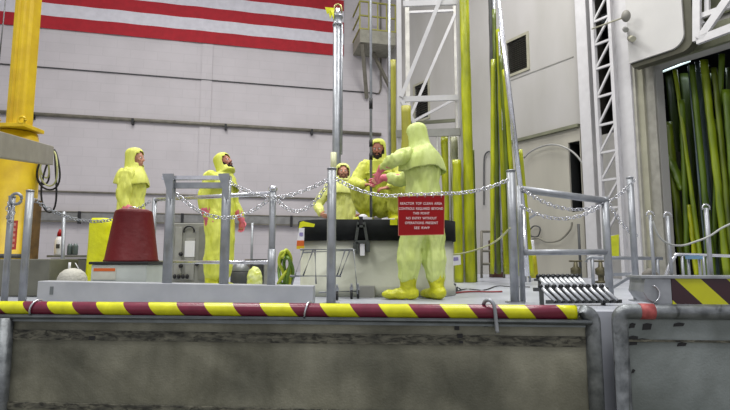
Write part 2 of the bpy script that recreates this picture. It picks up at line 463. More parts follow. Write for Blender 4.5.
patches(M_gate2, 1.8, .72); patches(M_pipe, 9, .5, (1, 1, .4), .34, .42); patches(M_sealant, 14, .3, (1, 1, 3), .4, .52)
gate = empty('steel_barrier', FR.pt(fa(290), 0, -1.5), 'long stained steel barrier below the yellow and magenta striped rail', 'barrier')
aE = fa(592)
mb = MB(); fbox(mb, fa(-40), aE - .0, -.05, .0, -1.5, -.03); mb.build('sheet_panel', M_gate, gate)
mb = MB(); fbox(mb, fa(-40), aE - .06, .0, .012, -.245, -.17)
o_ = mb.build('sealing_strip', M_sealant, gate)
mb = MB(); fbox(mb, fa(-40), aE - .06, .0, .02, -.78, -.73)
mb.build('sealing_strip', M_sealant, gate)
mb = MB(); mb.path([FR.pt(fa(-40), .035, -.065), FR.pt(aE - .02, .035, -.065)], .022, 10); fbox(mb, fa(-40), aE - .06, 0, .03, -.10, -.045); mb.build('rim', M_lip, gate)
R = .052
mb = MB()
edges = [-72, -46, -20, 5, 29, 53, 78, 102, 129, 154, 182, 209.6, 238, 265, 294.5, 325, 355, 383.6, 413.7, 445, 472.6, 503, 530, 561.6, 576]
for i in range(len(edges) - 1):
    mb.mi = 1 if i % 2 else 0; rr = []
    for j_, pe in enumerate((edges[i], edges[i + 1])):
        s_ = fa(pe, 311); k_ = 0 if (i + j_) in (0, len(edges) - 1) else -.8
        rr.append([FR.pt(s_ + k_ * R * math.sin(2 * PI * q / 24), R * math.cos(2 * PI * q / 24), .005 + R * math.sin(2 * PI * q / 24)) for q in range(24)])
    mb.loft(rr, caps=(i in (0, len(edges) - 2)))
bmesh.ops.remove_doubles(mb.bm, verts=mb.bm.verts[:], dist=1e-4)
M_tm = mat('magenta tape', (118, 34, 58), .28, var=.12, scale=14); M_ty = mat('yellow tape', (214, 214, 24), .28, var=.10, scale=14)
tp = mb.build('taped_rail', [M_tm, M_ty], gate)
# shift so that a stripe edge falls where the tape ends
tp['label'] = 'yellow and magenta striped rail'
mb = MB()
pts = [FR.pt(aT1 - .02, 0, .005), FR.pt(aE - .07, 0, .005)]
for k in range(1, 7):
    t = PI / 2 * k / 6; pts.append(FR.pt(aE - .07 + .07 * math.sin(t), 0, .005 - .07 * (1 - math.cos(t))))
pts.append(FR.pt(aE, 0, -1.5))
mb.path(pts, .056, 18)
mb.build('end_post', M_pipe, gate)['label'] = 'bare grey pipe turning down at the right end'
a = fa(9)
mb = MB(); mb.tube(FR.pt(a, .03, -.07), FR.pt(a, .03, -1.5), .062, n=18); mb.build('post', M_pipe, gate)
mb = MB()
for (x, y, w_, h_) in ((480, 322, .06, .012), (486, 326, .03, .012), (457, 328, .035, .03), (460, 336, .04, .03), (461, 342, .03, .02), (497, 325, .04, .01), (92, 338, .05, .03), (577, 322, .05, .02)):
    q, z = FR.at(x, y, .014); mb = MB(); fbox(mb, q - w_ / 2, q + w_ / 2, .0005, .016, z - h_ / 2, z + h_ / 2); mb.build('tape_scrap', M_black, gate)['label'] = 'torn scrap of black tape'
# hooks on the rail
def ring_hook(px, label):
    a = fa(px, 305); pts = []
    for k in range(15):
        t = math.radians(-60 + 300 * k / 14); pts.append(FR.pt(a + .03 * math.sin(t * .5), math.cos(t) * (R + .012), .005 + math.sin(t) * (R + .012)))
    mb = MB(); mb.path(pts, .0075, 8); thing('rail_ring', mb, M_chrome, label, 'ring', 'rings hooked over the striped rail')
ring_hook(36, 'steel ring round the striped rail below the leftmost post')
ring_hook(307, 'steel ring round the striped rail, near the tallest middle post')
a = fa(491, 305); pts = [FR.pt(a - .055, .0, .06), FR.pt(a - .045, .03, .085), FR.pt(a - .02, .055, .095), FR.pt(a + .005, .07, .07), FR.pt(a + .015, .072, .03), FR.pt(a + .022, .072, -.05), FR.pt(a + .03, .07, -.14)]
mb = MB(); mb.path(pts, .014, 10, sub=4); thing('cane_hook', mb, M_steel, 'bent grey cane hook hanging over the striped rail', 'hook')

# right-hand barrier with toe board
a0, a1 = fa(612), fa(612) + 4.0
g2 = empty('steel_barrier', FR.pt(a0 + 1, 0, -1.5), 'scuffed grey steel barrier at the right edge, below the striped toe board', 'barrier')
mb = MB(); fbox(mb, a0 + .08, a1, -.05, .0, -1.5, -.02); mb.build('sheet_panel', M_gate2, g2)
mb = MB()
pts = []
xa = a0 + .05
pts.append(FR.pt(xa, .0, -1.5))
for k in range(0, 7):
    t = PI / 2 * k / 6; pts.append(FR.pt(xa + .06 * (1 - math.cos(t)), 0, -.045 + .06 * math.sin(t)))
pts.append(FR.pt(a1, 0, .015))
mb.path(pts, .055, 18); mb.build('pipe_frame', M_pipe, g2)
mb = MB(); mb.tube(FR.pt(a0 + .19, 0, .016), FR.pt(a0 + .29, 0, .016), .0575, n=18); mb.build('tape_band', mat('faded red tape', (176, 84, 82), .5, var=.2, scale=20), g2)['label'] = 'faded red tape band'
mb = MB(); fbox(mb, a0 + .1, a1, .0, .014, -.20, -.185); mb.build('seam', M_sealant, g2)
mb = MB()
for (x, y, w_, h_, rot) in ((649, 327, .07, .05, 0), (634, 326, .05, .04, 0), (635, 341, .07, .07, 0), (644, 341, .10, .03, 0), (684, 345, .07, .03, 0), (681, 325, .08, .03, 0), (635, 372, .03, .03, 0)):
    q, z = FR.at(x, y, .03); mb = MB(); mb.prism([FR.pt(q - w_ / 2, .0005, z - h_ / 2), FR.pt(q + w_ / 2 - .012, .0005, z - h_ / 2 + .004), FR.pt(q + w_ / 2, .0005, z + h_ / 2 - .006), FR.pt(q, .0005, z + h_ / 2), FR.pt(q - w_ / 2 + .008, .0005, z + h_ / 2 - .008)], FR.n * .004); mb.build('tape_scrap', M_black, g2)['label'] = 'torn scrap of black tape'
# toe board: metal shoe then dark board with yellow bands
tz0, tz1 = .085, .255
tb = empty('toe_board', FR.pt(fa(700), -.1, tz0), 'dark toe board with slanted yellow bands on top of the right steel barrier', 'board')
b0 = fa(643, 292); b1 = fa(672, 292)
mb = MB(); fbox(mb, b1, a1, -.25, -.0, tz0 - .015, tz1)
PB = fa(728, 292) - fa(676, 292)
M_board = stripe_mat('hazard board', (52, 22, 30), (196, 196, 18), PB, 1.0, FR.d, .75 - ((fa(702, 292) - (b1 + a1) / 2) + .09) / PB)
mb.build('board', M_board, tb)
mb = MB()
prof = [(b0 + .02, tz1), (b1 - .002, tz1), (b1 - .002, tz0 - .015), (b0 + .08, tz0 - .015), (b0 + .03, tz0 + .02), (b0, tz0 + .07)]
mb.prism([FR.pt(x, .0, z) for x, z in prof], -FR.n * .25); mb.build('end_shoe', M_steel, tb, bevel=.004)
mb = MB(); fbox(mb, b0 - .01, a1, -.26, .012, tz1 + .001, tz1 + .018); mb.build('cap_strip', M_steel, tb)
mb = MB(); mb.path([FR.pt(b0 + .06 + .05 * math.cos(t), .012, tz0 + .06 + .06 * math.sin(t)) for t in [math.radians(x) for x in range(-80, 81, 20)]], .006, 6); mb.build('handle', M_chrome, tb)

# ------------------------------------------------------------------ posts, rails and chains along the deck edge
def post(px, ptop, pbase, r, label, Y=None, ring=True, name='stanchion', group='galvanised posts along the deck edge'):
    b = Fl(px, pbase) if Y is None else Vector((P(px, 260, Y).x, Y, 0))
    top = P(px, ptop, b.y).z
    e = empty(name, (b.x, b.y, 0), label, 'post', group)
    mb = MB(); mb.tube((b.x, b.y, .012), (b.x, b.y, top - .012), r, n=16); mb.build('tube', M_steel, e)
    mb = MB(); mb.lathe((b.x, b.y, top - .012), [(r * 1.12, 0), (r * 1.12, .008), (r * .7, .014)], 16); mb.build('cap', M_steel, e)
    mb = MB(); mb.box((b.x, b.y, .006), (r * 3.6, r * 3.6, .012)); mb.build('base_plate', M_steel, e)
    return b, top
def chain(name, p0, p1, sag, label, L=.052, r=.0048, m=None, wd=.034):
    p0 = Vector(p0); p1 = Vector(p1); n = 120
    pts = []
    for i in range(n + 1):
        t = i / n; pts.append(p0.lerp(p1, t) - Vector((0, 0, sag * 4 * t * (1 - t))))
    cum = [0]
    for i in range(n): cum.append(cum[-1] + (pts[i + 1] - pts[i]).length)
    step = L - 2.6 * r; k = max(2, int(cum[-1] / step)); step = cum[-1] / k
    mb = MB(); j = 0
    for i in range(k):
        s_ = (i + .5) * step
        while j < n - 1 and cum[j + 1] < s_: j += 1
        c = pts[j].lerp(pts[j + 1], (s_ - cum[j]) / max(1e-6, cum[j + 1] - cum[j])); d = (pts[j + 1] - pts[j]).normalized()
        a, b = ortho(d); ang = (PI / 4) + (PI / 2) * (i % 2) + random.uniform(-.25, .25)
        mb.link(c, d, a * math.cos(ang) + b * math.sin(ang), L, wd, r)
    return thing(name, mb, m or M_chrome, label, 'chain', 'safety chains between the posts')

p331, t331 = post(331, 168, 304.5, .041, 'tallest galvanised post, in the middle, in front of the pale drum')
p512, t512 = post(515, 170, 303, .040, 'galvanised post right of the red sign, before the yellow-wrapped bundle')
p636, t636 = post(637, 177, 301, .030, 'slim post at the left end of the striped toe board')
pL, tL = post(22, 190, 303, .033, 'galvanised post beside the yellow crane base at the left edge')
pL2, tL2 = post(4, 196, 303, .028, 'galvanised post at the far left edge with a ring clamp', name='stanchion')
mb = MB(); c = Vector((pL2.x + .06, pL2.y - .03, tL2 - .03))
mb.path([c + Vector((.05 * math.cos(t), 0, .05 * math.sin(t))) for t in [2 * PI * k / 16 for k in range(16)]], .014, 8, closed=True)
thing('ring_clamp', mb, M_steel, 'round galvanised clamp ring at the top of the far left post', 'clamp')

# base plate curb on the deck behind the rail
cu0 = Fl(36, 304.5); cu1 = Fl(313, 305)
cd_ = (cu1 - cu0).normalized(); cn = Vector((cd_.y, -cd_.x, 0))
CU = Wall((cu0.x, cu0.y), (cd_.x, cd_.y))
cl = (cu1 - cu0).length
mb = MB(); za = CU.at(37, 281)[1]; zb = CU.at(313, 286)[1]
mb.hexa([CU.pt(0, 0, .003), CU.pt(cl, 0, .003), CU.pt(cl, -.16, .003), CU.pt(0, -.16, .003), CU.pt(0, 0, za), CU.pt(cl, 0, zb), CU.pt(cl, -.16, zb), CU.pt(0, -.16, za)])
curb = thing('curb_plate', mb, M_alu, 'long low aluminium curb plate standing on the deck behind the striped rail', 'curb', bevel=.006)
mb = MB(); q, z = CU.at(52, 290, .003); mb.wbox(CU, q - .02, q + .01, .001, .004, z - .04, z + .03); mb.build('scuff_plate', M_lip, curb)

# gate frame standing on the curb
def cpt(px, py, n=-.08): return CU.P(px, py, n)
gf = empty('gate_frame', CU.pt(CU.at(200, 285)[0], -.08, .2), 'galvanised gate frame with twin top beams standing on the curb plate', 'frame')
zt = CU.at(200, 284, -.08)[1]
for (x, y, rr) in ((171.5, 176, .042), (227, 178, .042)):
    a_, z_ = CU.at(x, y, -.08); mb = MB()
    mb.tube(CU.pt(a_, -.08, (zb if x > 200 else zt) + .004), CU.pt(a_, -.08, z_), rr, n=4 if False else 14); mb.build('upright', M_steel, gf)
za_ = CU.at(200, 178, -.08)[1]; zb_ = CU.at(200, 185.5, -.08)[1]
s0 = CU.at(163, 180, -.08)[0]; s1 = CU.at(231, 180, -.08)[0]
mb = MB(); mb.beam(CU.pt(s0, -.08, za_), CU.pt(s1, -.08, za_), .06, .035); mb.build('top_beam', M_chrome, gf)
mb = MB(); mb.beam(CU.pt(s0 + .04, -.08, zb_), CU.pt(s1 - .02, -.08, zb_), .05, .05); mb.build('top_beam', M_steel, gf)
for sx in (s0 + .02, s1 - .1):
    mb = MB(); mb.prism([CU.pt(sx, -.03, za_ + .03), CU.pt(sx + .10, -.03, za_ + .03), CU.pt(sx + .10, -.03, zb_ - .13), CU.pt(sx + .07, -.03, zb_ - .13)], -CU.n * -.02); mb.build('gusset', M_steel, gf)
# post at 275 and thin one at 150, 58
a_, z_ = CU.at(273, 190, -.08)
e = empty('stanchion', CU.pt(a_, -.08, zb), 'galvanised post with a ball cap standing on the curb plate, right of the gate frame', 'post', 'galvanised posts along the deck edge')
mb = MB(); mb.tube(CU.pt(a_, -.08, zb + .008), CU.pt(a_, -.08, z_), .030, n=16); mb.build('tube', M_steel, e)
mb = MB(); mb.tube(CU.pt(a_, -.08, zb), CU.pt(a_, -.08, CU.at(273, 249, -.08)[1]), .037, n=16); mb.build('sleeve', M_steel, e)
mb = MB(); mb.sphere(CU.pt(a_, -.08, z_ + .01), (.042, .042, .034)); mb.build('ball_cap', M_chrome, e)
p275 = CU.pt(a_, -.08, z_)
b150 = Vector((P(152, 260, 5.6).x, 5.6, 0)); t150 = P(152, 198, 5.6).z
e = empty('stanchion', b150, 'thin galvanised post behind the red bucket, left of the gate frame', 'post', 'galvanised posts along the deck edge')
mb = MB(); mb.tube(b150, (b150.x, b150.y, t150), .027, n=12); mb.build('tube', M_steel, e)
# hand rails of the gate
mb = MB(); mb.tube((b150.x, b150.y, t150 - .02), p275 + Vector((0, .0, -.03)), .021, n=12)
thing('hand_rail', mb, M_chrome, 'upper polished hand rail running past the gate frame to the ball-capped post', 'rail', 'hand rails beside the gate frame')
mb = MB(); q0 = P(152, 262, 5.6); q1 = CU.P(273, 262.5, -.08); mb.tube(q0, q1, .017, n=12)
thing('hand_rail', mb, M_chrome, 'lower polished hand rail level with the machine cabinet behind the gate frame', 'rail', 'hand rails beside the gate frame')

# slanting thin post at far left
b60 = Vector((P(58, 283, 5.6).x, 5.6, 0)); t60 = P(64, 212, 5.9)
mb = MB(); mb.tube((b60.x - .25, 6.1, .003), P(64, 212, 6.3), .022, n=10); thing('leaning_post', mb, M_steel, 'thin leaning post between the crane base and the yellow bag', 'post')
# chains
e331 = Vector((p331.x, p331.y, 0))
def up(p, z): return Vector((p[0], p[1], z))
yP = p331.y
chain('safety_chain', P(335, 178, yP - .05), P(398, 195.5, 4.25), .05, 'chain from the tallest middle post to the left corner of the red sign')
chain('safety_chain', P(398, 195.5, 4.25), P(444, 193.5, 4.25), .0, 'short chain stretch along the top edge of the red sign')
chain('safety_chain', P(444, 193.5, 4.25), P(508, 180, p512.y - .05), .035, 'chain from the right corner of the red sign to the post beside it')
chain('safety_chain', P(272, 198, p275.y - .04), P(327, 180, yP - .05), .03, 'upper chain between the ball-capped post and the tallest middle post')
chain('safety_chain', P(274, 196, p275.y - .05), P(328, 183, yP - .06), .19, 'deeper sagging chain between the ball-capped post and the tallest middle post')
chain('safety_chain', P(229, 182, 4.42), P(270, 197, p275.y - .05), .02, 'short chain from the gate frame to the ball-capped post')
chain('safety_chain', P(176, 193, 4.40), P(268, 200, p275.y - .06), .19, 'chain sagging across the gate frame opening')
chain('safety_chain', P(521, 188, p512.y - .05), P(607, 202, 4.9), .13, 'upper sagging chain right of the post beside the red sign')
chain('safety_chain', P(521, 206, p512.y - .05), P(600, 206, 4.8), .12, 'lower sagging chain under the right hand rail')
chain('safety_chain', P(607, 202, 4.95), P(635, 180, p636.y - .04), .02, 'short chain up to the top of the slim post by the toe board')
chain('safety_chain', P(609, 204, 4.95), P(637, 236, 5.0), .05, 'chain drooping behind the slim post by the toe board', L=.045)
chain('safety_chain', P(8, 202, pL2.y - .04), P(14, 206, pL.y - .06), .16, 'short looped chain beside the clamp ring at the far left', L=.05)
chain('safety_chain', P(28, 195, pL.y), P(150, 201, 5.6), .24, 'long thin chain sagging from the left post towards the red bucket', L=.045, m=M_steel)

# right hand rail unit
b607 = Vector((P(608, 260, 4.9).x, 4.9, 0))
rf = empty('guard_railing', b607, 'galvanised two-bar railing over the roller racks', 'railing')
zt607 = P(607, 197, 4.9).z
mb = MB(); mb.tube(b607, (b607.x, b607.y, zt607), .036, n=14); mb.build('post', M_steel, rf)
b525 = Vector((p512.x + .10, p512.y + .09, 0)); zt525 = P(522, 186, b525.y).z
mb = MB(); mb.tube(b525, (b525.x, b525.y, zt525), .026, n=14); mb.build('post', M_steel, rf)
mb = MB(); mb.tube(P(519, 189, b525.y), P(607, 201, 4.9), .034, n=14); mb.build('top_bar', M_steel, rf)
mb = MB(); mb.tube(P(523, 252.5, b525.y), P(609, 252, 4.9), .028, n=14); mb.build('lower_bar', M_steel, rf)

# sign on the chain
sg = empty('warning_sign', P(421, 236, 4.2), 'red sign with white capitals hanging from the chain before the standing worker', 'sign')
c0 = P(398.5, 235.5, 4.2); c1 = P(444, 234.5, 4.2); c2 = P(444.5, 195.5, 4.2); c3 = P(398, 196.5, 4.2)
mb = MB(); mb.prism([c0, c1, c2, c3], (0, .006, 0)); mb.build('plate', M_red, sg)
mb = MB()
for a_, b_ in ((c0, c1), (c1, c2), (c2, c3), (c3, c0)):
    mb.beam(a_ + Vector((0, -.001, 0)), b_ + Vector((0, -.001, 0)), .004, .0045)
mb.build('edging', mat('pale edging', (196, 120, 96), .5), sg)
def text(s, p, size, m, parent, width=None, name='lettering', rot=(PI / 2, 0, 0), bold=.0):
    cu = bpy.data.curves.new(name, 'FONT'); cu.body = s; cu.size = size; cu.align_x = 'CENTER'; cu.align_y = 'CENTER'; cu.extrude = .0006; cu.space_word = 1.5; cu.space_character = 1.05; cu.offset = bold
    o = bpy.data.objects.new('t', cu); COL.objects.link(o)
    dg = bpy.context.evaluated_depsgraph_get(); me = bpy.data.meshes.new_from_object(o.evaluated_get(dg)); bpy.data.objects.remove(o)
    xs = [v.co.x for v in me.vertices]; wd = max(xs) - min(xs)
    if width: me.transform(Matrix.Diagonal((width / wd, 1, 1, 1)))
    me.materials.clear(); me.materials.append(m)
    me.transform(Matrix.Translation(p) @ Matrix.Rotation(rot[2], 4, 'Z') @ Matrix.Rotation(rot[0], 4, 'X'))
    return link_mesh(name, me, parent)
for s_, x, y, w_ in (('REACTOR TOP CLEAN AREA', 421, 203.6, 42), ('CONTROLS REQUIRED BEYOND', 421, 208.7, 44.5), ('THIS POINT', 421.3, 213.4, 16.5), ('NO ENTRY WITHOUT', 421.3, 218.3, 30.5), ('OPERATIONS PRESENT', 421.5, 223, 33), ('SEE RWP', 421.8, 228, 15.5)):
    text(s_, P(x, y, 4.197), .029, M_letter, sg, w_ / 500 * 4.2, bold=.0003)
for x in (401, 409, 417, 425, 433, 441):
    mb = MB(); c = P(x, 196, 4.2); mb.path([c + Vector((0, .016 * math.cos(t), .016 * math.sin(t) + .002)) for t in [2 * PI * k / 10 for k in range(10)]], .0035, 5, closed=True); mb.build('hanging_ring', M_chrome, sg)
# ------------------------------------------------------------------ on the back wall
# flag: stripes of one cloth, its lowest stripe ends the flag
fa0, _z = BK.at(-70, 20, .04); fa1 = BK.at(343.5, 50, .04)[0]
fz = BK.at(100, 33.3, .04)[1]; fh = BK.at(100, 20.8, .04)[1] - fz
mb = MB(); NX = 60
W0 = fa1 - fh * 13 * 1.9
W0 = min(W0, fa0)
for k in range(13):
    for i in range(NX):
        x0 = W0 + (fa1 - W0) * i / NX; x1 = W0 + (fa1 - W0) * (i + 1) / NX
        wv = lambda x: .035 + .012 * math.sin(x * 5.1) + .008 * math.sin(x * 2.3)
        canton = k >= 6 and x1 < W0 + (fa1 - W0) * .4
        mb.mi = 2 if canton else (0 if k % 2 == 0 else 1)
        z0, z1 = fz + k * fh, fz + (k + 1) * fh
        mb._face([mb.bm.verts.new(p) for p in (BK.pt(x0, wv(x0), z0), BK.pt(x1, wv(x1), z0), BK.pt(x1, wv(x1), z1), BK.pt(x0, wv(x0), z1))])
bmesh.ops.remove_doubles(mb.bm, verts=mb.bm.verts[:], dist=1e-4)
fl = thing('striped_flag', mb, [mat('flag red', (160, 20, 34), .8, var=.08), mat('flag white', (200, 198, 204), .8, var=.05), mat('flag blue', (30, 40, 90), .8)],
           'huge red and white striped flag hanging on the block wall', 'flag', recenter=True)
sm = fl.modifiers.new('solid', 'SOLIDIFY'); sm.thickness = .01

def wline(W, pts, r, n_, m=None): return [W.P(x, y, n_) for x, y in pts]
# conduits: constant height on the wall
def wrun(name, y_at, px_ref, pxa, pxb, r, m, label, n_=.08, cat='pipe', brk=(), group=None):
    z = BK.at(px_ref, y_at, n_)[1]; a0 = BK.at(pxa, y_at, n_)[0]; a1 = BK.at(pxb, y_at, n_)[0]
    e = empty(name, BK.pt(a0, n_, z), label, cat, group)
    mb = MB(); mb.tube(BK.pt(a0, n_, z), BK.pt(a1, n_, z), r, n=10); mb.build('run', m, e)
    for px in brk:
        a = BK.at(px, y_at, n_)[0]; mb = MB(); mb.wbox(BK, a - .035, a + .035, .0, n_ + r + .01, z - .16, z + .03); mb.build('bracket', M_black, e)
    return z
M_pipew = mat('weathered pipe', (122, 118, 106), .6, .2, var=.15, scale=6)
wrun('wall_pipe', 119.6, 130, -60, 381, .058, M_pipew, 'thick pipe running along the block wall at mid height', .08, brk=(33, 133, 226, 312), group=None)
wrun('wall_conduit', 75.5, 150, -60, 376, .018, M_dgrey, 'thin dark conduit running along the block wall under the flag', .03)
wrun('wall_pipe', 193.5, 130, -60, 381, .030, M_pipew, 'thin lower pipe along the block wall behind the workers', .06)
z = BK.at(180, 218.5, .1)[1]
e = empty('cable_tray', BK.pt(BK.at(180, 218, .1)[0], .1, z), 'grey cable tray low along the block wall', 'tray')
mb = MB(); mb.wbox(BK, BK.at(30, 218)[0], BK.at(381, 218)[0], .002, .16, z - .13, z + .12); mb.build('trough', mat('tray grey', (128, 128, 126), .6, .2), e)
mb = MB(); mb.wbox(BK, BK.at(30, 218)[0], BK.at(381, 218)[0], .002, .18, z + .13, z + .16); mb.build('rim', M_pipew, e)
mb = MB(); mb.wbox(BK, BK.at(30, 218)[0], BK.at(381, 218)[0], .002, .18, z - .17, z - .14); mb.build('rim', M_pipew, e)
for px in (81, 183, 291):
    a = BK.at(px, 218)[0]; mb = MB(); mb.wbox(BK, a - .04, a + .04, .1, .2, z - .22, z + .16); mb.build('clamp', M_black, e)
# faint pilaster and wall stubs
mb = MB(); a = BK.at(206, 100)[0]; mb.wbox(BK, a - .17, a + .17, .002, .035, 0, fz - .02); struct('trim_7', mb, M_block)
# conduit going up beside the corner
mb = MB(); z_ = BK.at(375, 93.5, .05)[1]
q = BK.at(376, 95, .06)[0]
mb.path([BK.pt(q, .03, z_), BK.pt(q + .12, .06, z_ + .02), BK.pt(q + .18, .06, z_ + .2), BK.pt(q + .18, .06, 12)], .03, 8)
thing('wall_conduit', mb, M_pipew, 'vertical conduit on the block wall just left of the corner', 'pipe')

# balcony with yellow railing at the corner, high up
bx0 = BK.at(360.5, 30, .6)[0]
e = empty('wall_balcony', BK.pt(bx0, 0, 4), 'high platform with yellow railing in the corner beyond the scaffold tower', 'balcony')
zf = BK.at(360, 29, 1.2)[1]
mb = MB(); A0 = BK.at(360, 29, 1.2)[0]; A1 = cs - .05; mb.wbox(BK, A0, A1, .05, 1.2, zf - .45, zf); mb.build('deck', mat('balcony drab', (146, 144, 130), .7), e)
mb = MB()
for z in (.03, .5, 1.0):
    mb.beam(BK.pt(A0, 1.18, zf + z), BK.pt(A1, 1.18, zf + z), .045, .045); mb.beam(BK.pt(A0, .05, zf + z), BK.pt(A0, 1.18, zf + z), .045, .045)
for k in range(5): x = A0 + (A1 - A0) * k / 4; mb.beam(BK.pt(x, 1.18, zf), BK.pt(x, 1.18, zf + 1.0), .045, .045)
mb.build('railing', mat('dull yellow paint', (150, 146, 66), .6), e)
mb = MB(); mb.beam(P(366, 38, 16.8), P(392, 92, 17.4), .1, .1); mb.build('bracket', M_pipew, e)
mb = MB(); mb.beam(BK.pt(A0 + .1, 1.1, zf - .45), BK.pt(A0 + .5, .08, zf - 2.0), .12, .12); mb.build('bracket', M_pipew, e)

# ------------------------------------------------------------------ yellow jib crane at the left edge
Yc = 6.6
xc = P(19, 128, Yc).x
e = empty('jib_crane', (xc, Yc, 0), 'thick yellow crane mast with a grey arm across it at the left edge', 'crane')
zf_ = P(19, 130, Yc).z
mb = MB(); s_ = .125
ring = []
for z in (zf_ - .0, 7.5):
    k = 1.0; ring.append([Vector((xc + x * s_ * k, Yc + y * s_ * k, z)) for x, y in ((-1, -.7), (-.35, -1), (-.3, -.86), (-.12, -.86), (-.07, -1), (.3, -1), (.36, -.86), (.8, -.86), (1, -.6), (1, .7), (.6, 1), (-.6, 1), (-1, .7))])
mb.loft(ring, smooth=False); mb.build('mast', M_yell, e, bevel=.01)
mb = MB(); mb.box((xc, Yc, zf_ + .02), (.42, .42, .05)); 
for sx in (-1, 1): mb.path([Vector((xc + sx * .17 + .045 * math.cos(t), Yc - .2, zf_ + .08 + .045 * math.sin(t))) for t in [2 * PI * k / 10 for k in range(10)]], .018, 6, closed=True)
mb.build('flange', M_yell, e, bevel=.008)
mb = MB(); rb = .285; xb = P(7, 200, Yc).x
mb.lathe((xb, Yc + .1, 0), [(rb + .12, .0), (rb + .12, .04), (rb, .05), (rb, zf_ - .30), (.24, zf_ - .02)], 28); mb.build('column', M_yell, e)
mb = MB(); zz = P(0, 205, Yc).z; mb.lathe((xb, Yc + .1, 0), [(rb + .012, P(0, 258, Yc).z), (rb + .012, P(0, 254, Yc).z)], 28, caps=True); mb.build('band', M_dgrey, e)
mb = MB(); mb.box((xb + rb + .06, Yc + .05, P(0, 230, Yc).z), (.09, .14, .8)); mb.build('side_duct', mat('rusty drab', (112, 84, 40), .7, var=.3, scale=8), e)
mb = MB(); pA = P(-30, 139, 4.2); pB = P(48.5, 155.5, 6.5); mb.beam(pA, pB, .12, .25); ar = mb.build('arm', mat('arm grey', (150, 146, 134), .6, .1, var=.08), e, bevel=.008)
# vertical notice on the crane base
q = P(13, 235, 6.18)
mb = MB(); mb.box(q, (.095, .008, .36)); n_ = thing('notice_plate', mb, mat('faded red sign', (190, 66, 52), .6, var=.15, scale=20), 'narrow upright red notice on the yellow crane column', 'sign')
mb = MB()
for k in range(5): mb.box(q + Vector((0, -.006, .13 - k * .065)), (.06, .003, .035))
mb.bm.normal_update(); mb.build('writing', mat('faded pink letters', (214, 150, 130), .6), n_)
# cable coil hung at the end of the arm
pC = P(48, 150, 6.82)
def loopc(px, py, rx, ry, r, m, dy=0):
    c = P(px, py, 6.75 + dy); k = 6.75 / 500
    return [c + Vector((rx * k * math.sin(t) * (1 - .35 * math.cos(t)), .03 * math.cos(t * 2 + dy * 9), ry * k * math.cos(t))) for t in [2 * PI * i / 28 for i in range(28)]]
e = empty('cable_coil', pC, 'looped black and cream cables hanging from the end of the crane arm', 'cable')
for (x, y, rx, ry, m, dy) in ((50, 169, 11, 21, M_black, 0), (50.5, 181, 7, 32, M_black, .05), (44, 165, 5.5, 20, M_black, .1)):
    mb = MB(); mb.path(loopc(x, y, rx, ry, .012, m, dy), .0125, 7, closed=True); mb.build('loop', m, e)
for (x, y, rx, ry, dy) in ((50, 168, 8.5, 18, -.05), (46, 163, 4, 15, .02)):
    mb = MB(); mb.path(loopc(x, y, rx, ry, .01, None, dy), .011, 7, closed=True); mb.build('loop', mat('cream cable', (176, 178, 120), .5), e)['label'] = 'cream cable loop'
# hairline hoist rope at far left
mb = MB(); mb.tube(P(5.5, 0, 7), P(5.5, 0, 7) + Vector((0, 0, 2)), .008, n=6); mb.tube(P(5.5, 0, 7), P(-1, 62, 6.6), .008, n=6)
thing('hoist_rope', mb, M_dgrey, 'thin rope hanging left of the yellow mast', 'rope')

# ------------------------------------------------------------------ low concrete block, chests, clutter behind the curb
def bxp(mb, x0, x1, ytop, Y, depth, z0=.003):
    a = P(x0, 260, Y); b = P(x1, 260, Y); zt = P((x0 + x1) / 2, ytop, Y).z
    return mb.box(((a.x + b.x) / 2, Y + depth / 2, (z0 + zt) / 2), (b.x - a.x, depth, zt - z0))
mb = MB(); bxp(mb, -25, 50, 259, 5.4, .55); thing('concrete_block', mb, M_drab, 'low drab concrete block in front of the yellow crane column', 'block', bevel=.012)
e = empty('storage_chest', Vector((P(72, 260, 6.9).x, 7.1, 0)), 'grey metal chest left of the yellow bag', 'chest')
mb = MB(); bxp(mb, 50, 97, 258.5, 6.9, .5, .003); mb.build('body', mat('chest grey', (98, 98, 90), .6), e, bevel=.01)
mb = MB(); c_ = P(73, 257.5, 6.9); mb.box((c_.x, 7.15, P(73, 257, 6.9).z + .01), (.70, .54, .03)); mb.build('lid', M_drab, e)
# squeeze bottle
cb = P(56, 258, 7.0); e = empty('bottle', (cb.x, 7.05, cb.z), 'small white bottle with a red cap on the grey chest', 'bottle')
zb0 = P(56, 257, 6.9).z + .03
mb = MB(); mb.lathe((cb.x, 7.05, zb0), [(.05, 0), (.055, .01), (.055, .2), (.03, .26)], 14); mb.build('body', M_tagw, e)
mb = MB(); mb.lathe((cb.x, 7.05, zb0 + .26), [(.034, 0), (.03, .05), (.01, .1)], 12); mb.build('cap', M_red, e)
mb = MB(); mb.box((cb.x + .02, 6.992, zb0 + .12), (.05, .004, .06)); mb.build('label_patch', M_dgrey, e)
cb = P(70.5, 258, 7.0)
for i, (px, lab) in enumerate(((66, 'left of two small dark flasks on the grey chest'), (71.5, 'right of two small dark flasks on the grey chest'))):
    cb = P(px, 257, 7.0); mb = MB(); mb.lathe((cb.x, 7.08, zb0), [(.032, 0), (.036, .02), (.036, .12), (.02, .16)], 12)
    thing('flask', mb, mat('dull green glass', (88, 100, 98), .3), lab, 'flask', 'flasks on the grey chest')
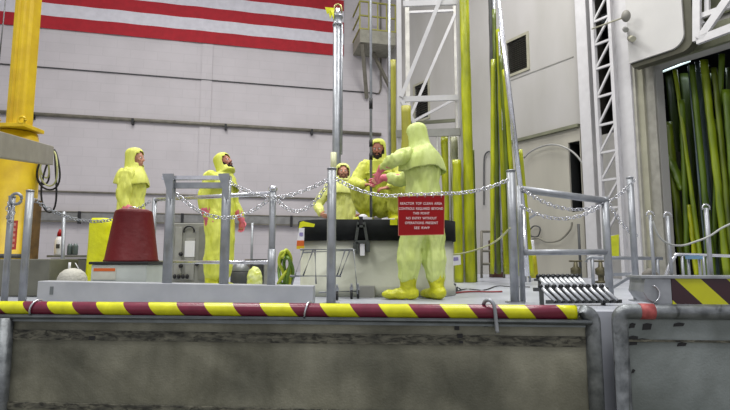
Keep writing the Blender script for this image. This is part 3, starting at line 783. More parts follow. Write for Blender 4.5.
# white dome with handle
cb = P(72, 283, 5.0); zt = P(72, 268.5, 5.0).z
e = empty('domed_cover', (cb.x, 5.0, 0), 'white domed cover with an upright handle behind the curb plate', 'cover')
mb = MB(); rr = .135; mb.lathe((cb.x, 5.0, .003), [(rr, 0), (rr, zt - .13), (rr * .96, zt - .09), (rr * .8, zt - .045), (rr * .5, zt - .012), (.02, zt)], 24); mb.build('dome', mat('canvas white', (196, 194, 182), .8, bump=.5), e)
mb = MB(); mb.tube((cb.x - .035, 5.0, zt - .02), (cb.x - .035, 5.0, zt + .06), .012, n=8); mb.tube((cb.x + .02, 5.0, zt + .055), (cb.x + .075, 5.0, zt - .03), .004, n=6); mb.build('handle', M_tagw, e)
# yellow sheet / bag
mb = MB(); Yb = 5.7; zt0 = P(100, 219, Yb).z
rings = []
for i in range(15):
    t = i / 14; z = .004 + (zt0 - .004) * t
    w0 = P(90.5 + 1.5 * t + (3 if t > .93 else 0), 260, Yb).x; w1 = P(118 - 3 * t - (4 if t > .93 else 0), 260, Yb).x
    r_ = []
    for k in range(20):
        a = 2 * PI * k / 20; ca, sa = math.cos(a), math.sin(a)
        sx = abs(ca) ** .55 * (1 if ca > 0 else -1); sy = abs(sa) ** .55 * (1 if sa > 0 else -1)
        wob = 1 + .05 * noise.noise(Vector((ca * 2, sa * 2, z * 3)))
        r_.append(Vector(((w0 + w1) / 2 + (w1 - w0) / 2 * sx * wob, Yb + .16 * sy * wob, z)))
    rings.append(r_)
mb.loft(rings); thing('yellow_bag', mb, M_bagy, 'tall bright yellow plastic bag standing left of the red bucket', 'bag')

# red bucket upside down on a white box
Yr = 4.95; cx = P(131.5, 262, Yr).x
e = empty('warning_box', (cx, Yr, 0), 'white box with a dark rim under the red bucket', 'box')
zt = P(131, 264.5, Yr - .25).z; k = Yr / 500
mb = MB(); mb.box((cx, Yr, zt / 2 + .001), (.52, .50, zt - .003)); mb.build('body', mat('box white', (190, 196, 188), .5, var=.05), e, bevel=.012)
mb = MB(); mb.box((cx, Yr, zt + .013), (.555, .53, .026)); mb.build('rim', M_black, e, bevel=.006)
mb = MB(); mb.box((cx - .13, Yr - .253, zt - .085), (.215, .004, .11)); lb = mb.build('card', mat('pale card', (206, 206, 190), .6), e)
mb = MB(); mb.box((cx - .13, Yr - .2565, zt - .048), (.20, .003, .028)); mb.build('card_stripe', M_orange, lb)
zb_ = zt + .027; ztop = P(131, 210.5, Yr).z
e = empty('red_bucket', (cx, Yr, zb_), 'dark red tapered bucket standing upside down on the white box', 'bucket')
M_bk = mat('red plastic bucket', (92, 6, 12), .5, spec=.25, var=.1, scale=3, bump=.2, bscale=20)
mb = MB(); mb.lathe((cx, Yr, zb_), [(.252, 0), (.252, .012), (.243, .02), (.176, ztop - zb_ - .03), (.168, ztop - zb_ - .008), (.15, ztop - zb_)], 36); mb.build('body', M_bk, e)
mb = MB()
mb.lathe((cx, Yr, ztop + .001), [(.135, 0), (.135, .008), (.12, .008), (.12, 0)], 24, caps=False)
mb.build('top_ring', mat('pale scuffs', (190, 130, 130), .6, var=.3, scale=30), e)
mb = MB(); mb.path([Vector((cx + .05 * math.cos(t), Yr - .03, ztop + .003 + .028 * math.sin(t))) for t in [PI * k / 8 for k in range(9)]], .006, 6); mb.build('handle', M_chrome, e)
# ------------------------------------------------------------------ machine cabinet behind the gate frame
Ym = 7.3
mx0 = P(170, 260, Ym).x; mx1 = P(213, 260, Ym).x; mzt = P(190, 223, Ym).z
e = empty('machine_cabinet', ((mx0 + mx1) / 2, Ym + .25, 0), 'grey machine cabinet with dials and hoses behind the gate frame', 'cabinet')
mb = MB(); mb.box(((mx0 + mx1) / 2, Ym + .25, mzt / 2 + .002), (mx1 - mx0, .5, mzt - .004)); mb.build('housing', M_grey, e, bevel=.012)
def pl(x0, y0, x1, y1, m, nm, dep=.02, Y=Ym):
    a = P(x0, y1, Y); b = P(x1, y0, Y); mb = MB(); mb.box(((a.x + b.x) / 2, Y - dep / 2 - .001, (a.z + b.z) / 2), (b.x - a.x, dep, b.z - a.z)); return mb.build(nm, m, e, bevel=.004)
pl(174, 227, 183, 278, mat('panel grey', (160, 160, 154), .5), 'door_panel'); pl(185, 238, 195.5, 280, mat('panel grey', (160, 160, 154), .5), 'door_panel')
pl(185, 241, 195.5, 257, M_tagw, 'display_card', .03); pl(198, 226, 210, 280, mat('side panel', (128, 128, 120), .5), 'side_panel')
mb = MB(); c = P(189, 231, Ym - .03)
mb.path([c + Vector((.075 * math.cos(t), 0, .07 * math.sin(t))) for t in [PI * k / 10 for k in range(-1, 12)]], .012, 6); mb.build('hose_arc', M_black, e)
for (x, y) in ((181, 254), (181, 266), (171.5, 238), (197, 264)):
    mb = MB(); c = P(x, y, Ym - .024); mb.lathe(c, [(.03, 0), (.03, .02), (.012, .045)], 10, ax=(Vector((1, 0, 0)), Vector((0, 0, 1)), Vector((0, -1, 0)))); mb.build('knob', M_black, e)
for i in range(4):
    mb = MB(); c = P(174.5 + i * 4.2, 276.5, Ym - .06); mb.sphere(c, (.028, .03, .035), 8, 6); mb.build('connector', M_black, e)
# small pumps and boxes behind the man with raised head
mb = MB(); c = P(240.5, 260, 7.0)
e = empty('shop_vacuum', (c.x, 7.0, 0), 'small dark canister vacuum right of the bearded worker looking up', 'vacuum')
mb.lathe((c.x, 7.0, 0), [(.11, .003), (.13, .02), (.13, .22), (.11, .24)], 18); mb.build('tank', M_dgrey, e)
mb = MB(); mb.lathe((c.x, 7.0, .241), [(.12, 0), (.12, .04), (.07, .11), (.0, .12)], 18, caps=False); mb.build('motor_head', mat('dull silver', (140, 142, 144), .4, .5), e)
for (x0, x1, yt, Y, m, lab) in ((244.5, 250, 259, 7.2, mat('brownish box', (120, 112, 104), .7), 'narrow brown-grey box between the vacuum and the dark crate'), (250.5, 263, 259, 7.25, M_dgrey, 'dark grey crate behind the crumpled yellow bag'), (264, 270.5, 263, 7.1, mat('light crate', (158, 158, 150), .7), 'small pale crate left of the ball-capped post')):
    mb = MB(); bxp(mb, x0, x1, yt, Y, .3); thing('crate', mb, m, lab, 'crate', bevel=.008)
mb = MB(); b_ = Vector((P(251.5, 260, 7.9).x, 7.9, 0)); mb.tube(b_, (b_.x, b_.y, P(251.5, 223, 7.9).z), .02, n=8)
thing('thin_post', mb, M_steel, 'thin upright post behind the dark grey crate', 'post')
mb = MB(); c = P(254.5, 285, 6.0); c.z = 0
mb.sphere((c.x, 6.0, .16), (.09, .10, .16), 16, 12); m_ = remesh(mb, .012, 2, lambda v: .012 * noise.noise(v * 22))
m_.materials.append(mat('pale yellow plastic', (206, 214, 90), .3, rgb2=(226, 232, 170), scale=14, bump=.5))
tag(link_mesh('crumpled_bag', m_), 'crumpled pale yellow bag behind the curb, right of the bearded worker', 'bag')
# green plants-like hoses
e = empty('hose_bundle', (P(286, 260, 6.2).x, 6.2, 0), 'tangle of green and yellow hoses left of the wheeled frame', 'hoses')
for i, (pts, m) in enumerate((([(281, 286), (279, 268), (284, 255), (290, 262), (287, 280), (288, 286)], 'g'), ([(285, 287), (283, 272), (279, 262), (282, 252), (288, 256), (291, 270), (289, 286)], 'y'), ([(291, 286), (293, 270), (288, 258), (284, 262), (285, 276), (283, 287)], 'g'), ([(278, 284), (283, 276), (289, 268), (291, 258), (286, 250), (282, 258)], 'y'))):
    P3 = [P(x, y, 6.2 + .05 * ((j * 7 + i * 3) % 4)) for j, (x, y) in enumerate(pts)]
    mb = MB(); mb.path(P3, .021, 8, sub=5)
    mb.build('hose', mat('leaf green hose', (96, 128, 40), .45) if m == 'g' else mat('lime hose', (192, 204, 60), .45), e)

# ------------------------------------------------------------------ pale drum with black band
Yd0, Yd1 = 5.36, 6.85
dx0 = P(299, 260, Yd0 + .25).x; dx1 = P(452, 260, Yd0 + .45).x
zc0 = P(350, 240.5, Yd0).z; zc1 = P(350, 219.5, Yd0).z
def rrect(x0, x1, y0, y1, r, z, n=8):
    out = []
    for cx_, cy_, a0_ in ((x1 - r, y0 + r, -PI / 2), (x1 - r, y1 - r, 0), (x0 + r, y1 - r, PI / 2), (x0 + r, y0 + r, PI)):
        for k in range(n + 1): t = a0_ + PI / 2 * k / n; out.append(Vector((cx_ + r * math.cos(t), cy_ + r * math.sin(t), z)))
    return out
e = empty('pale_drum', ((dx0 + dx1) / 2, 6.1, 0), 'big pale rounded drum with a black band round its rim', 'drum')
mb = MB(); mb.loft([rrect(dx0 - .02, dx1 + .02, Yd0 - .02, Yd1 + .02, .42, .003), rrect(dx0 - .02, dx1 + .02, Yd0 - .02, Yd1 + .02, .42, .10), rrect(dx0, dx1, Yd0, Yd1, .4, .11), rrect(dx0, dx1, Yd0, Yd1, .4, zc0)])
mb.build('body', mat('pale drum wrap', (188, 190, 174), .7, var=.12, scale=2.5, rgb2=(164, 166, 150), bump=.3, bscale=6), e)
mb = MB(); mb.loft([rrect(dx0 - .03, dx1 + .03, Yd0 - .03, Yd1 + .03, .42, zc0 + .001), rrect(dx0 - .03, dx1 + .03, Yd0 - .03, Yd1 + .03, .42, zc1)])
mb.build('band', mat('black band', (32, 34, 34), .9, spec=.15, var=.2, scale=8), e)
zT = zc1
# clamp latch on band
lx = P(362, 230, Yd0).x
mb = MB(); yq = Yd0 - .045
for a_, b_ in (((356, 240), (358.5, 222)), ((367, 240), (364, 222))): mb.beam(P(*a_, yq), P(*b_, yq), .03, .03)
mb.box(P(361, 226, yq), (.08, .03, .03)); mb.box(P(362, 242, yq), (.15, .03, .035)); mb.box(P(357, 248, yq), (.03, .03, .12)); mb.box(P(368, 247, yq), (.04, .05, .10)); mb.box(P(354.5, 246, yq), (.03, .05, .07))
lt = mb.build('latch', mat('latch dark steel', (78, 82, 78), .5, .4), e)
mb = MB(); mb.box(P(362.3, 249, yq + .01), (.05, .02, .14)); mb.build('latch_tongue', M_tagw, lt)
mb = MB(); mb.box(P(361, 221, yq), (.04, .03, .09)); mb.build('latch_slot', M_black, lt)
mb = MB(); mb.box(P(367, 292, Yd0 - .0) + Vector((0, -.05, 0)), (.17, .05, .14)); mb.build('foot_box', M_grey, e, bevel=.01)
# tape and tag at drum's left corner
mb = MB(); c = P(306, 222.5, Yd0 + .02); mb.hexa([P(298.5, 229, Yd0 - .04), P(304, 226.5, Yd0 - .04), P(304, 226.5, Yd0 - .035), P(298.5, 229, Yd0 - .035), P(300, 222, Yd0 - .04), P(304, 221, Yd0 - .04), P(304, 221, Yd0 - .035), P(300, 222, Yd0 - .035)])
mb.hexa([P(304, 226.5, Yd0 - .04), P(314, 227, Yd0 - .04), P(314, 227, Yd0 - .035), P(304, 226.5, Yd0 - .035), P(304, 221.5, Yd0 - .04), P(315, 224, Yd0 - .04), P(315, 224, Yd0 - .035), P(304, 221.5, Yd0 - .035)])
thing('tape_strip', mb, M_bagy, 'strip of yellow tape stuck on the left corner of the black band', 'tape')
e2 = empty('hazard_tag', P(300, 249, Yd0 - .06), 'white, red and yellow tag hanging at the left corner of the drum', 'tag')
def quad(mb, pts, Y, th=.004): mb.prism([P(x, y, Y) for x, y in pts], (0, th, 0)); return mb
quad(MB(), [(297, 242), (304, 242), (304.5, 228), (299, 228)], Yd0 - .06).build('card', M_tagw, e2)
quad(MB(), [(296.5, 246), (304, 246), (304, 240.5), (297, 240.5)], Yd0 - .065).build('red_stripe', M_orange, e2)
quad(MB(), [(296.5, 249), (304, 249), (304.5, 246), (296.5, 246)], Yd0 - .065).build('yellow_tip', M_yell, e2)
quad(MB(), [(299.5, 236), (303, 236), (303, 232.5), (299.5, 232.5)], Yd0 - .064, .003).build('printed_mark', mat('pale violet print', (150, 140, 190), .6), e2)
# white kit on top of the drum
mb = MB(); mb.box((P(388, 216, 5.9).x, 5.9, zT + .025), (.16, .14, .05)); thing('white_pad', mb, M_tagw, 'white pad on the drum rim beside the corner of the red sign', 'pad', bevel=.008)
mb = MB(); mb.box((P(366, 216, 5.6).x, 5.6, zT + .02), (.14, .12, .04)); mb.sphere((P(363, 216, 5.6).x, 5.6, zT + .05), (.05, .04, .03)); thing('white_cloth', mb, M_tagw, 'bunched white cloth on the drum above the latch', 'cloth')
mb = quad(MB(), [(390, 225), (397.5, 225), (397.5, 219.5), (390, 219.5)], Yd0 - .04)
thing('tape_strip', mb, M_bagy, 'small yellow tape piece on the black band left of the red sign', 'tape')
# black hoses at right side of drum
mb = MB(); mb.path([P(444, 224, 5.6), P(449, 228, 5.6), P(451, 240, 5.62), P(450, 258, 5.65), P(449, 275, 5.75), P(449, 286, 5.9), Vector((P(452, 291, 6).x, 5.9, .02))], .016, 8, sub=4)
thing('drum_hose', mb, M_black, 'black hose running down the right side of the drum', 'hose')
mb = MB(); quad(mb, [(442, 240), (449, 240), (449, 222), (442, 222)], 5.55, .05); thing('drum_bracket', mb, M_dgrey, 'dark bracket at the right shoulder of the drum behind the red sign', 'bracket')
e = empty('floor_hook', Fl(454, 291), 'small dark hose fitting on the deck at the right foot of the drum', 'fitting')
c = Fl(454, 291); mb = MB(); mb.lathe(c, [(.05, .002), (.05, .04), (.03, .05), (.03, .09), (.0, .1)], 12, caps=False); mb.build('body', M_dgrey, e)
mb = MB(); mb.path([c + Vector((.04, 0, .05)), c + Vector((.07, 0, .03)), c + Vector((.1, .0, .012))], .01, 6); mb.build('spout', M_dgrey, e)
mb = MB(); pts = [Fl(455, 293, .012), Fl(463, 292, .012), Fl(475, 291.5, .012), Fl(490, 291.8, .012), Fl(502, 291.5, .012)]; mb.path(pts, .01, 6, sub=4); thing('loose_cable', mb, mat('dull red cord', (150, 50, 48), .5), 'dull red cord lying on the deck right of the standing worker', 'cord')
mb = MB(); pts = [Fl(454, 292, .01), Fl(466, 289, .01), Fl(484, 290, .01), Fl(497, 286, .01), Fl(510, 286.5, .01), Fl(530, 287, .01)]; mb.path(pts, .007, 6, sub=4); thing('loose_cable', mb, M_black, 'thin black cord winding over the deck behind the red cord', 'cord')
# white card tag right of the drum and its rope
e2 = empty('card_tag', P(456, 265, 6.6), 'white card hanging on a thin rope before the yellow wrap', 'tag')
quad(MB(), [(451, 266), (461, 264.5), (460.5, 255), (452, 255.5)], 6.6).build('card', M_tagw, e2)
quad(MB(), [(453.5, 261), (458.5, 260.5), (458.3, 257), (453.6, 257.4)], 6.595).build('printed_mark', mat('pale violet print', (150, 140, 190), .6), e2)
mb = MB(); pts = [P(461, 253.5, 6.6), P(472, 251, 6.3), P(488, 245.5, 5.8), P(500, 238, 5.2), P(510, 228, 4.6)]; mb.path([P(448, 255, 6.7)] + pts, .009, 6, sub=4); thing('slack_rope', mb, mat('pale rope', (190, 192, 150), .7), 'pale slack rope from the card tag up to the post beside the red sign', 'rope')

# ------------------------------------------------------------------ wheeled tubular frame in front of the drum
fx = lambda x, y, Y: P(x, y, Y)
e = empty('wheeled_frame', (P(322, 290, 5.1).x, 5.1, 0), 'low tubular steel trolley with casters in front of the drum', 'trolley')
Yf = 5.0; Yg = 5.25
mt = M_steel
def seg(nm, pts, r=.010):
    mb = MB(); mb.path([P(*p) for p in pts], r, 8); return mb.build(nm, mt, e)
seg('top_bar', [(300, 249.5, Yf), (353, 249.5, Yf)], .011); seg('top_bar', [(302, 252.5, Yg), (356, 250, Yg)])
seg('mid_bar', [(290, 276, Yf), (341, 276, Yf)], .011)
seg('base_bar', [(319, 292.5, Yf), (357, 291, Yg)])
for a, b_ in (((304, 249), (292, 284)), ((313, 250), (303, 276)), ((315, 250), (316, 284)), ((345, 250), (337, 276)), ((350, 250), (340, 276)), ((353.5, 249), (357.5, 294))):
    seg('strut', [(*a, Yf), (*b_, Yf)], .009)
for (x, Y) in ((337, 4.95), (351.5, 5.1), (358, 5.15)):
    c = P(x, 297, Y); c.z = .045
    w_ = MB(); w_.lathe(c - Vector((.012, 0, 0)), [(.02, 0), (.043, 0), (.043, .024), (.02, .024)], 16, ax=(Vector((0, 1, 0)), Vector((0, 0, 1)), Vector((1, 0, 0)))); wh = w_.build('caster_wheel', M_black, e)
    f_ = MB(); f_.box(c + Vector((0, 0, .06)), (.035, .03, .035)); f_.tube(c + Vector((0, 0, .07)), c + Vector((0, 0, .11)), .01, n=8); f_.build('caster_fork', mt, e)

# ------------------------------------------------------------------ tall poles over the drum
def pxr(px, py, Y, wpx): return P(px, py, Y), wpx / 500 * Y / 2
Yp = 7.55
cp = P(337.3, 100, Yp)
e = empty('chrome_pole', (cp.x, Yp, 0), 'thick bright steel pole rising behind the drum up to a shackle at the flag corner', 'pole')
zs = P(337, 15, Yp).z
mb = MB(); mb.tube((cp.x - .006, Yp, .002), (cp.x - .006, Yp, P(337, 24, Yp).z), .066, n=20); mb.build('tube', M_steel, e)
mb = MB(); mb.tube((cp.x + .064, Yp - .03, P(337, 155, Yp).z), (cp.x + .064, Yp - .03, P(337, 26, Yp).z), .022, n=12); mb.build('side_tube', M_steel, e)
mb = MB(); mb.lathe((cp.x, Yp, P(337, 25, Yp).z), [(.082, -.02), (.082, .01), (.072, .02), (.072, .11), (.085, .12), (.085, .15), (.04, .16)], 20); mb.build('collar', M_steel, e)
mb = MB(); mb.tube((cp.x, Yp, zs - .02), (cp.x, Yp, zs + .10), .038, n=14); mb.build('neck', M_chrome, e)
mb = MB(); c = Vector((cp.x, Yp, zs + .09)); mb.path([c + Vector((.062, 0, -.05)), c + Vector((.055, 0, .04)), c + Vector((.02, 0, .085)), c + Vector((-.02, 0, .085)), c + Vector((-.055, 0, .04)), c + Vector((-.062, 0, -.05))], .014, 8, sub=3); mb.build('shackle', mat('brassy steel', (176, 170, 110), .4, .6), e)
mb = MB(); mb.tube((P(334, 160, Yp).x, Yp - .10, P(337, 180, Yp).z), (P(334, 160, Yp).x, Yp - .10, P(337, 154, Yp).z), .046, n=16); mb.build('sleeve', mat('cream sleeve', (196, 198, 160), .5), e)
mb = MB()
for (a, b_, c_) in (((335, 8), (325, 7), (327, 14)), ((334, 10), (328, 10), (330, 19)), ((334, 8), (330, 9), (334, 20))): mb.prism([P(*a, Yp - .06), P(*b_, Yp - .10), P(*c_, Yp - .08)], (0, .01, 0))
mb.build('ribbon', M_bagy, e)
# slim probe rod held by the crouching worker
Yq = 5.9
cq = P(371, 180, Yq)
e = empty('probe_rod', (cq.x, Yq, zT), 'slim steel rod standing on the drum in front of the crouching worker', 'rod')
mb = MB(); mb.tube((cq.x, Yq, zT), (cq.x, Yq, 5.4), .0165, n=10); mb.build('rod', M_steel, e)
for y0, y1 in ((98, 109), (140, 147), (153, 160)):
    mb = MB(); mb.tube((cq.x, Yq, P(371, y1, Yq).z), (cq.x, Yq, P(371, y0, Yq).z), .022, n=10); mb.build('joint_sleeve', M_black, e)
for (px, Y, r, lab, m) in ((389.5, 9.6, .028, 'grey hanging rod left of the scaffold tower', M_steel),):
    c = P(px, 50, Y); mb = MB(); mb.tube((c.x, Y, 0), (c.x, Y, 7.5), r, n=8); thing('hanging_rod', mb, m, lab, 'rod')

# ------------------------------------------------------------------ white scaffold tower
Ys = 9.0
e = empty('scaffold_tower', (P(430, 260, Ys).x, Ys + .5, 0), 'white braced scaffold tower behind the standing worker', 'scaffold')
ux = [P(399.5, 100, Ys).x, P(460.5, 100, Ys).x]; wl = .085
ux2 = [P(407.5, 60, 10.6).x, P(456, 60, 10.6).x]
for x in ux:
    mb = MB(); mb.box((x, Ys, 3.6), (wl, .10, 7.2)); mb.build('leg', M_white, e)
for x in ux2:
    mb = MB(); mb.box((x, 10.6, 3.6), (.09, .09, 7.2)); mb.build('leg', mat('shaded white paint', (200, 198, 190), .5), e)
def br(a, b_, Y, w_=.10, Y2=None, m=M_white):
    mb = MB(); mb.beam(P(*a, Y), P(*b_, Y2 or Y), .05, w_); mb.build('brace', m, e)
br((401, 99.5), (460, 97.5), Ys, .10); br((403, 4), (458, 2), Ys, .11)
br((442, -5), (401, 97), Ys - .05, .07); br((402, 101), (420, 133), Ys - .05, .065); 
br((407, 12.5), (456, 10.5), 10.6, .05); br((455, 14), (408, 122), 10.55, .06); br((459, 97), (414, 121), 10.5, .05)
br((404, 124), (460, 120), 10.6, .07, m=M_olive)
br((396, 134), (460, 132), Ys - .05, .14, m=M_grey)
for x in (437, 449):
    mb = MB(); c = P(x, 134, Ys - .05); mb.tube((c.x, Ys - .05, 0), (c.x, Ys - .05, c.z), .022, n=8); mb.build('lower_post', M_grey, e)

# wrapped poles: a leaning or upright sleeve of plastic
def wrapped(x0, y0, x1, y1, Y, wpx, m, label, group=None, name='wrapped_pole', Yb=None, flat=.7):
    Yb = Yb or Y
    top = P(x0, y0, Y); bot = P(x1, y1, Yb); r = wpx / 500 * Y / 2
    N = 26; pts = [bot.lerp(top, i / (N - 1)) for i in range(N)]
    d = (top - bot).normalized(); a, b = ortho(d)
    mb = MB(); rings = []; sd = random.random() * 50
    for i, p in enumerate(pts):
        rr = []
        for k in range(12):
            t = 2 * PI * k / 12
            q = r * (1 + .28 * noise.noise(Vector((math.cos(t) * 1.2, math.sin(t) * 1.2, i * .45 + sd))))
            rr.append(p + a * math.cos(t) * q + b * math.sin(t) * q * flat)
        rings.append(rr)
    mb.loft(rings)
    return thing(name, mb, m, label, 'wrapped pole', group)
G1 = 'yellow plastic wrapped poles behind the drum'
g = lambda px, Y: P(px, 260, Y).x
def vwrap(px, y0, Y, wpx, m, label, group=G1):
    x = P(px, 205, Y).x; p = P(px, y0, Y)
    N = 26; r = wpx / 500 * Y / 2; rings = []; sd = random.random() * 50
    for i in range(N):
        z = .003 + (p.z - .003) * i / (N - 1)
        rings.append([Vector((x + math.cos(2 * PI * k / 12) * r * (1 + .2 * noise.noise(Vector((k, i * .4, sd)))), Y + math.sin(2 * PI * k / 12) * r * .6, z)) for k in range(12)])
    mb = MB(); mb.loft(rings); return thing('wrapped_pole', mb, m, label, 'wrapped pole', group)
M_w2 = mat('pale translucent wrap', (178, 180, 150), .4, var=.1, bump=.4, bscale=12)
vwrap(394, 60, 9.4, 5.5, mat('mustard wrap', (170, 166, 50), .5, rgb2=(130, 126, 40), scale=5, bump=.5, stretch=(1, 1, .2)), 'dull mustard wrapped pole just left of the scaffold tower')
vwrap(407, 106, 8.6, 10, mat('mustard wrap', (170, 166, 50), .5, rgb2=(130, 126, 40), scale=5, bump=.5, stretch=(1, 1, .2)), 'mustard wrapped pole behind the arm of the standing worker')
vwrap(447, 137, 9.1, 10, M_wrap, 'wide yellow wrapped pole right behind the standing worker')
vwrap(455.5, 137, 9.3, 7, M_w2, 'pale wrapped pole under the grey scaffold beam')
vwrap(463.5, 120, 9.2, 7, M_wrap, 'yellow wrapped pole left of the full-height one')
vwrap(469, -25, 8.8, 10, M_wrap, 'full-height yellow wrapped pole right of the scaffold tower')
vwrap(474, 150, 9.0, 3.5, M_wrapdk, 'thin olive wrapped pole touching the full-height yellow one')
vwrap(457.5, 160, 8.75, 9, M_wrap, 'short yellow wrapped pole hung with the white card')

# bundle with chrome pole
G2 = 'leaning poles of the yellow bundle'
wrapped(490, -10, 497, 273, 8.6, 6, M_dgrey, 'dark pole at the left side of the leaning bundle', G2)
for (x0, y0, x1, y1, Y, w_, m, lab) in (
    (494, 10, 499, 274, 8.3, 6, M_wrapdk, 'olive wrapped pole, leftmost wrapped one of the leaning bundle'),
    (499, 30, 507, 274, 8.2, 9, M_wrap, 'yellow wrapped pole in the middle of the leaning bundle'),
    (501, 56, 512.5, 275, 8.0, 7, M_wrapdk, 'olive wrapped pole next to the bright steel one'),
    (504, 70, 519, 276, 7.9, 6, M_wrap, 'yellow wrapped pole just left of the bright steel one'),
    (520, 150, 532, 276, 7.8, 6.5, M_wrap, 'short yellow wrapped pole right of the bright steel one'),
    (493, 60, 492, 274, 8.1, 6, M_wrap, 'short yellow wrapped pole at the foot of the dark one')):
    wrapped(x0, y0, x1, y1, Y, w_, m, lab, G2)
Yw = 7.7
mb = MB(); mb.tube(P(495.5, -25, Yw), P(523, 210, Yw), .040, n=16); mb.tube(P(523, 210, Yw), P(527, 276, Yw - .2), .040, n=16)
thing('steel_pole', mb, M_chrome, 'bright polished pole leaning along the yellow bundle', 'pole')
for (x0, y0, x1, y1, Y, r, lab) in ((493.5, -25, 501, 272, 8.75, .03, 'grey steel rod behind the dark pole of the bundle'), (497.5, -25, 507, 272, 8.5, .022, 'thin steel rod in the leaning bundle left of the polished pole'), (491.5, -25, 495, 272, 9.0, .025, 'grey rod at the wall side of the leaning bundle')):
    mb = MB(); p1 = P(x1, y1, Y); mb.tube(P(x0, y0, Y), p1, r, n=10); thing('steel_rod', mb, M_steel, lab, 'rod', 'rods in the leaning bundle')
# chrome tube in bundle
mb = MB(); mb.path([P(499, 32, 8.05), P(500, 60, 8.05), P(502, 90, 8.0), P(503, 130, 8.0)], .018, 8, sub=4); thing('bent_conduit', mb, M_chrome, 'thin shiny conduit winding down the leaning bundle', 'pipe')
# hose hook on the wall between the wraps
mb = MB(); q0 = RT.P(484, 185, .05); mb.path([RT.P(484, 205, .05), RT.P(484, 165, .05), RT.P(485, 155, .05), RT.P(489, 151.5, .05), RT.P(493, 154, .05)], .02, 6, sub=4); thing('hose_hook', mb, M_dgrey, 'thin dark hose bent over at the wall between the yellow wraps', 'hose')
# little frame stand
Yk = 11.0
e = empty('small_stand', (P(493, 260, Yk).x, Yk, 0), 'small tubular stand on the deck under the yellow bundle', 'stand')
for (a, b_) in (((481.5, 231), (481.5, 272)), ((504, 231), (504, 272)), ((481.5, 231.5), (504, 231.5)), ((481.5, 251), (504, 251)), ((481.5, 264), (504, 264))):
    mb = MB(); p0, p1 = P(*a, Yk), P(*b_, Yk)
    if a[0] == b_[0]: p1.z = .002
    mb.tube(p0, p1, .028, n=8); mb.build('leg' if a[0] == b_[0] else 'bar', M_pipew, e)
mb = MB(); bxp(mb, 492, 503, 240, Yk + .3, .3); thing('reel_case', mb, mat('rust brown', (80, 46, 36), .7, var=.3, scale=8), 'rust-brown case behind the small tubular stand', 'case')
# ------------------------------------------------------------------ lattice mast and white beam by the annex opening
nL = .45
def rw(px, py, n_): return RT.P(px, py, n_)
aL = RT.at(597, 100, nL)[0]; aR = RT.at(615, 100, nL)[0]
e = empty('lattice_mast', RT.pt((aL + aR) / 2, nL, 0), 'white lattice mast standing before the dark wall slot', 'mast')
ZT = 9.0
for a in (aL, aR):
    mb = MB(); mb.wbox(RT, a - .035, a + .035, nL - .05, nL + .05, 0, ZT); mb.build('chord', M_white, e)
zr = [RT.at(606, y, nL)[1] for y in (17, 41, 66, 95, 124, 152, 180)]
st = zr[0] - zr[1]
zs_ = sorted(zr + [zr[0] + st, zr[0] + 2 * st, zr[0] + 3 * st] + [zr[-1] - (zr[-2] - zr[-1]), zr[-1] - 2 * (zr[-2] - zr[-1])])
zs_ = [z for z in zs_ if z > .05]
for i, z in enumerate(zs_):
    mb = MB(); mb.beam(RT.pt(aL, nL, z), RT.pt(aR, nL, z), .05, .045); mb.build('rung', M_white, e)
    if i + 1 < len(zs_):
        mb = MB(); mb.beam(RT.pt(aL, nL, z), RT.pt(aR, nL, zs_[i + 1]), .04, .038); mb.build('diagonal', M_white, e)
a0 = RT.at(617.5, 100, .3)[0]; a1_ = RT.at(632, 100, .3)[0]
e = empty('white_beam', RT.pt((a0 + a1_) / 2, .4, 0), 'tall white box beam between the lattice mast and the annex opening', 'beam')
mb = MB(); mb.wbox(RT, a0, a1_, .02, .30, .002, 9); mb.build('web', M_white, e, bevel=.015)
mb = MB(); mb.wbox(RT, a1_ + .001, a1_ + .05, .02, .24, .002, 9); mb.build('side_flange', mat('cool grey', (170, 168, 156), .5), e)
# conduits in the recess
z80 = RT.at(592, 80, .1)[1]
for px, lab in ((589.8 + 1, 'left of two thin conduits beside the lattice mast'), (593.5, 'right of two thin conduits beside the lattice mast')):
    a = RT.at(px, 60, .06)[0]; mb = MB(); mb.tube(RT.pt(a, .04, z80), RT.pt(a, .04, 9), .02, n=8); thing('recess_conduit', mb, M_steel, lab, 'pipe', 'conduits beside the lattice mast')
# lamp knobs with stay rod
e = empty('stay_rod', rw(626, 16, .9), 'thin stay rod with a round knob across the lattice mast', 'rod')
mb = MB(); mb.tube(rw(592, 29, .55), rw(622, 18, .8), .018, n=8); mb.build('rod', M_cream, e)
mb = MB(); mb.sphere(rw(626, 16, .85), (.085, .085, .12)); mb.build('knob', mat('knob grey', (128, 126, 118), .6), e)
mb = MB(); mb.tube(rw(625, 29, .6), rw(626, 30, .85), .05, n=12); thing('wall_stub', mb, mat('stub grey', (140, 140, 134), .6), 'short grey stub below the round knob on the white beam', 'stub')
mb = MB(); mb.tube(rw(630, 38, .6), rw(633, 39, .95), .055, n=14); thing('wall_stub', mb, M_cream, 'pale stub sticking out from the white overhead panel', 'stub')

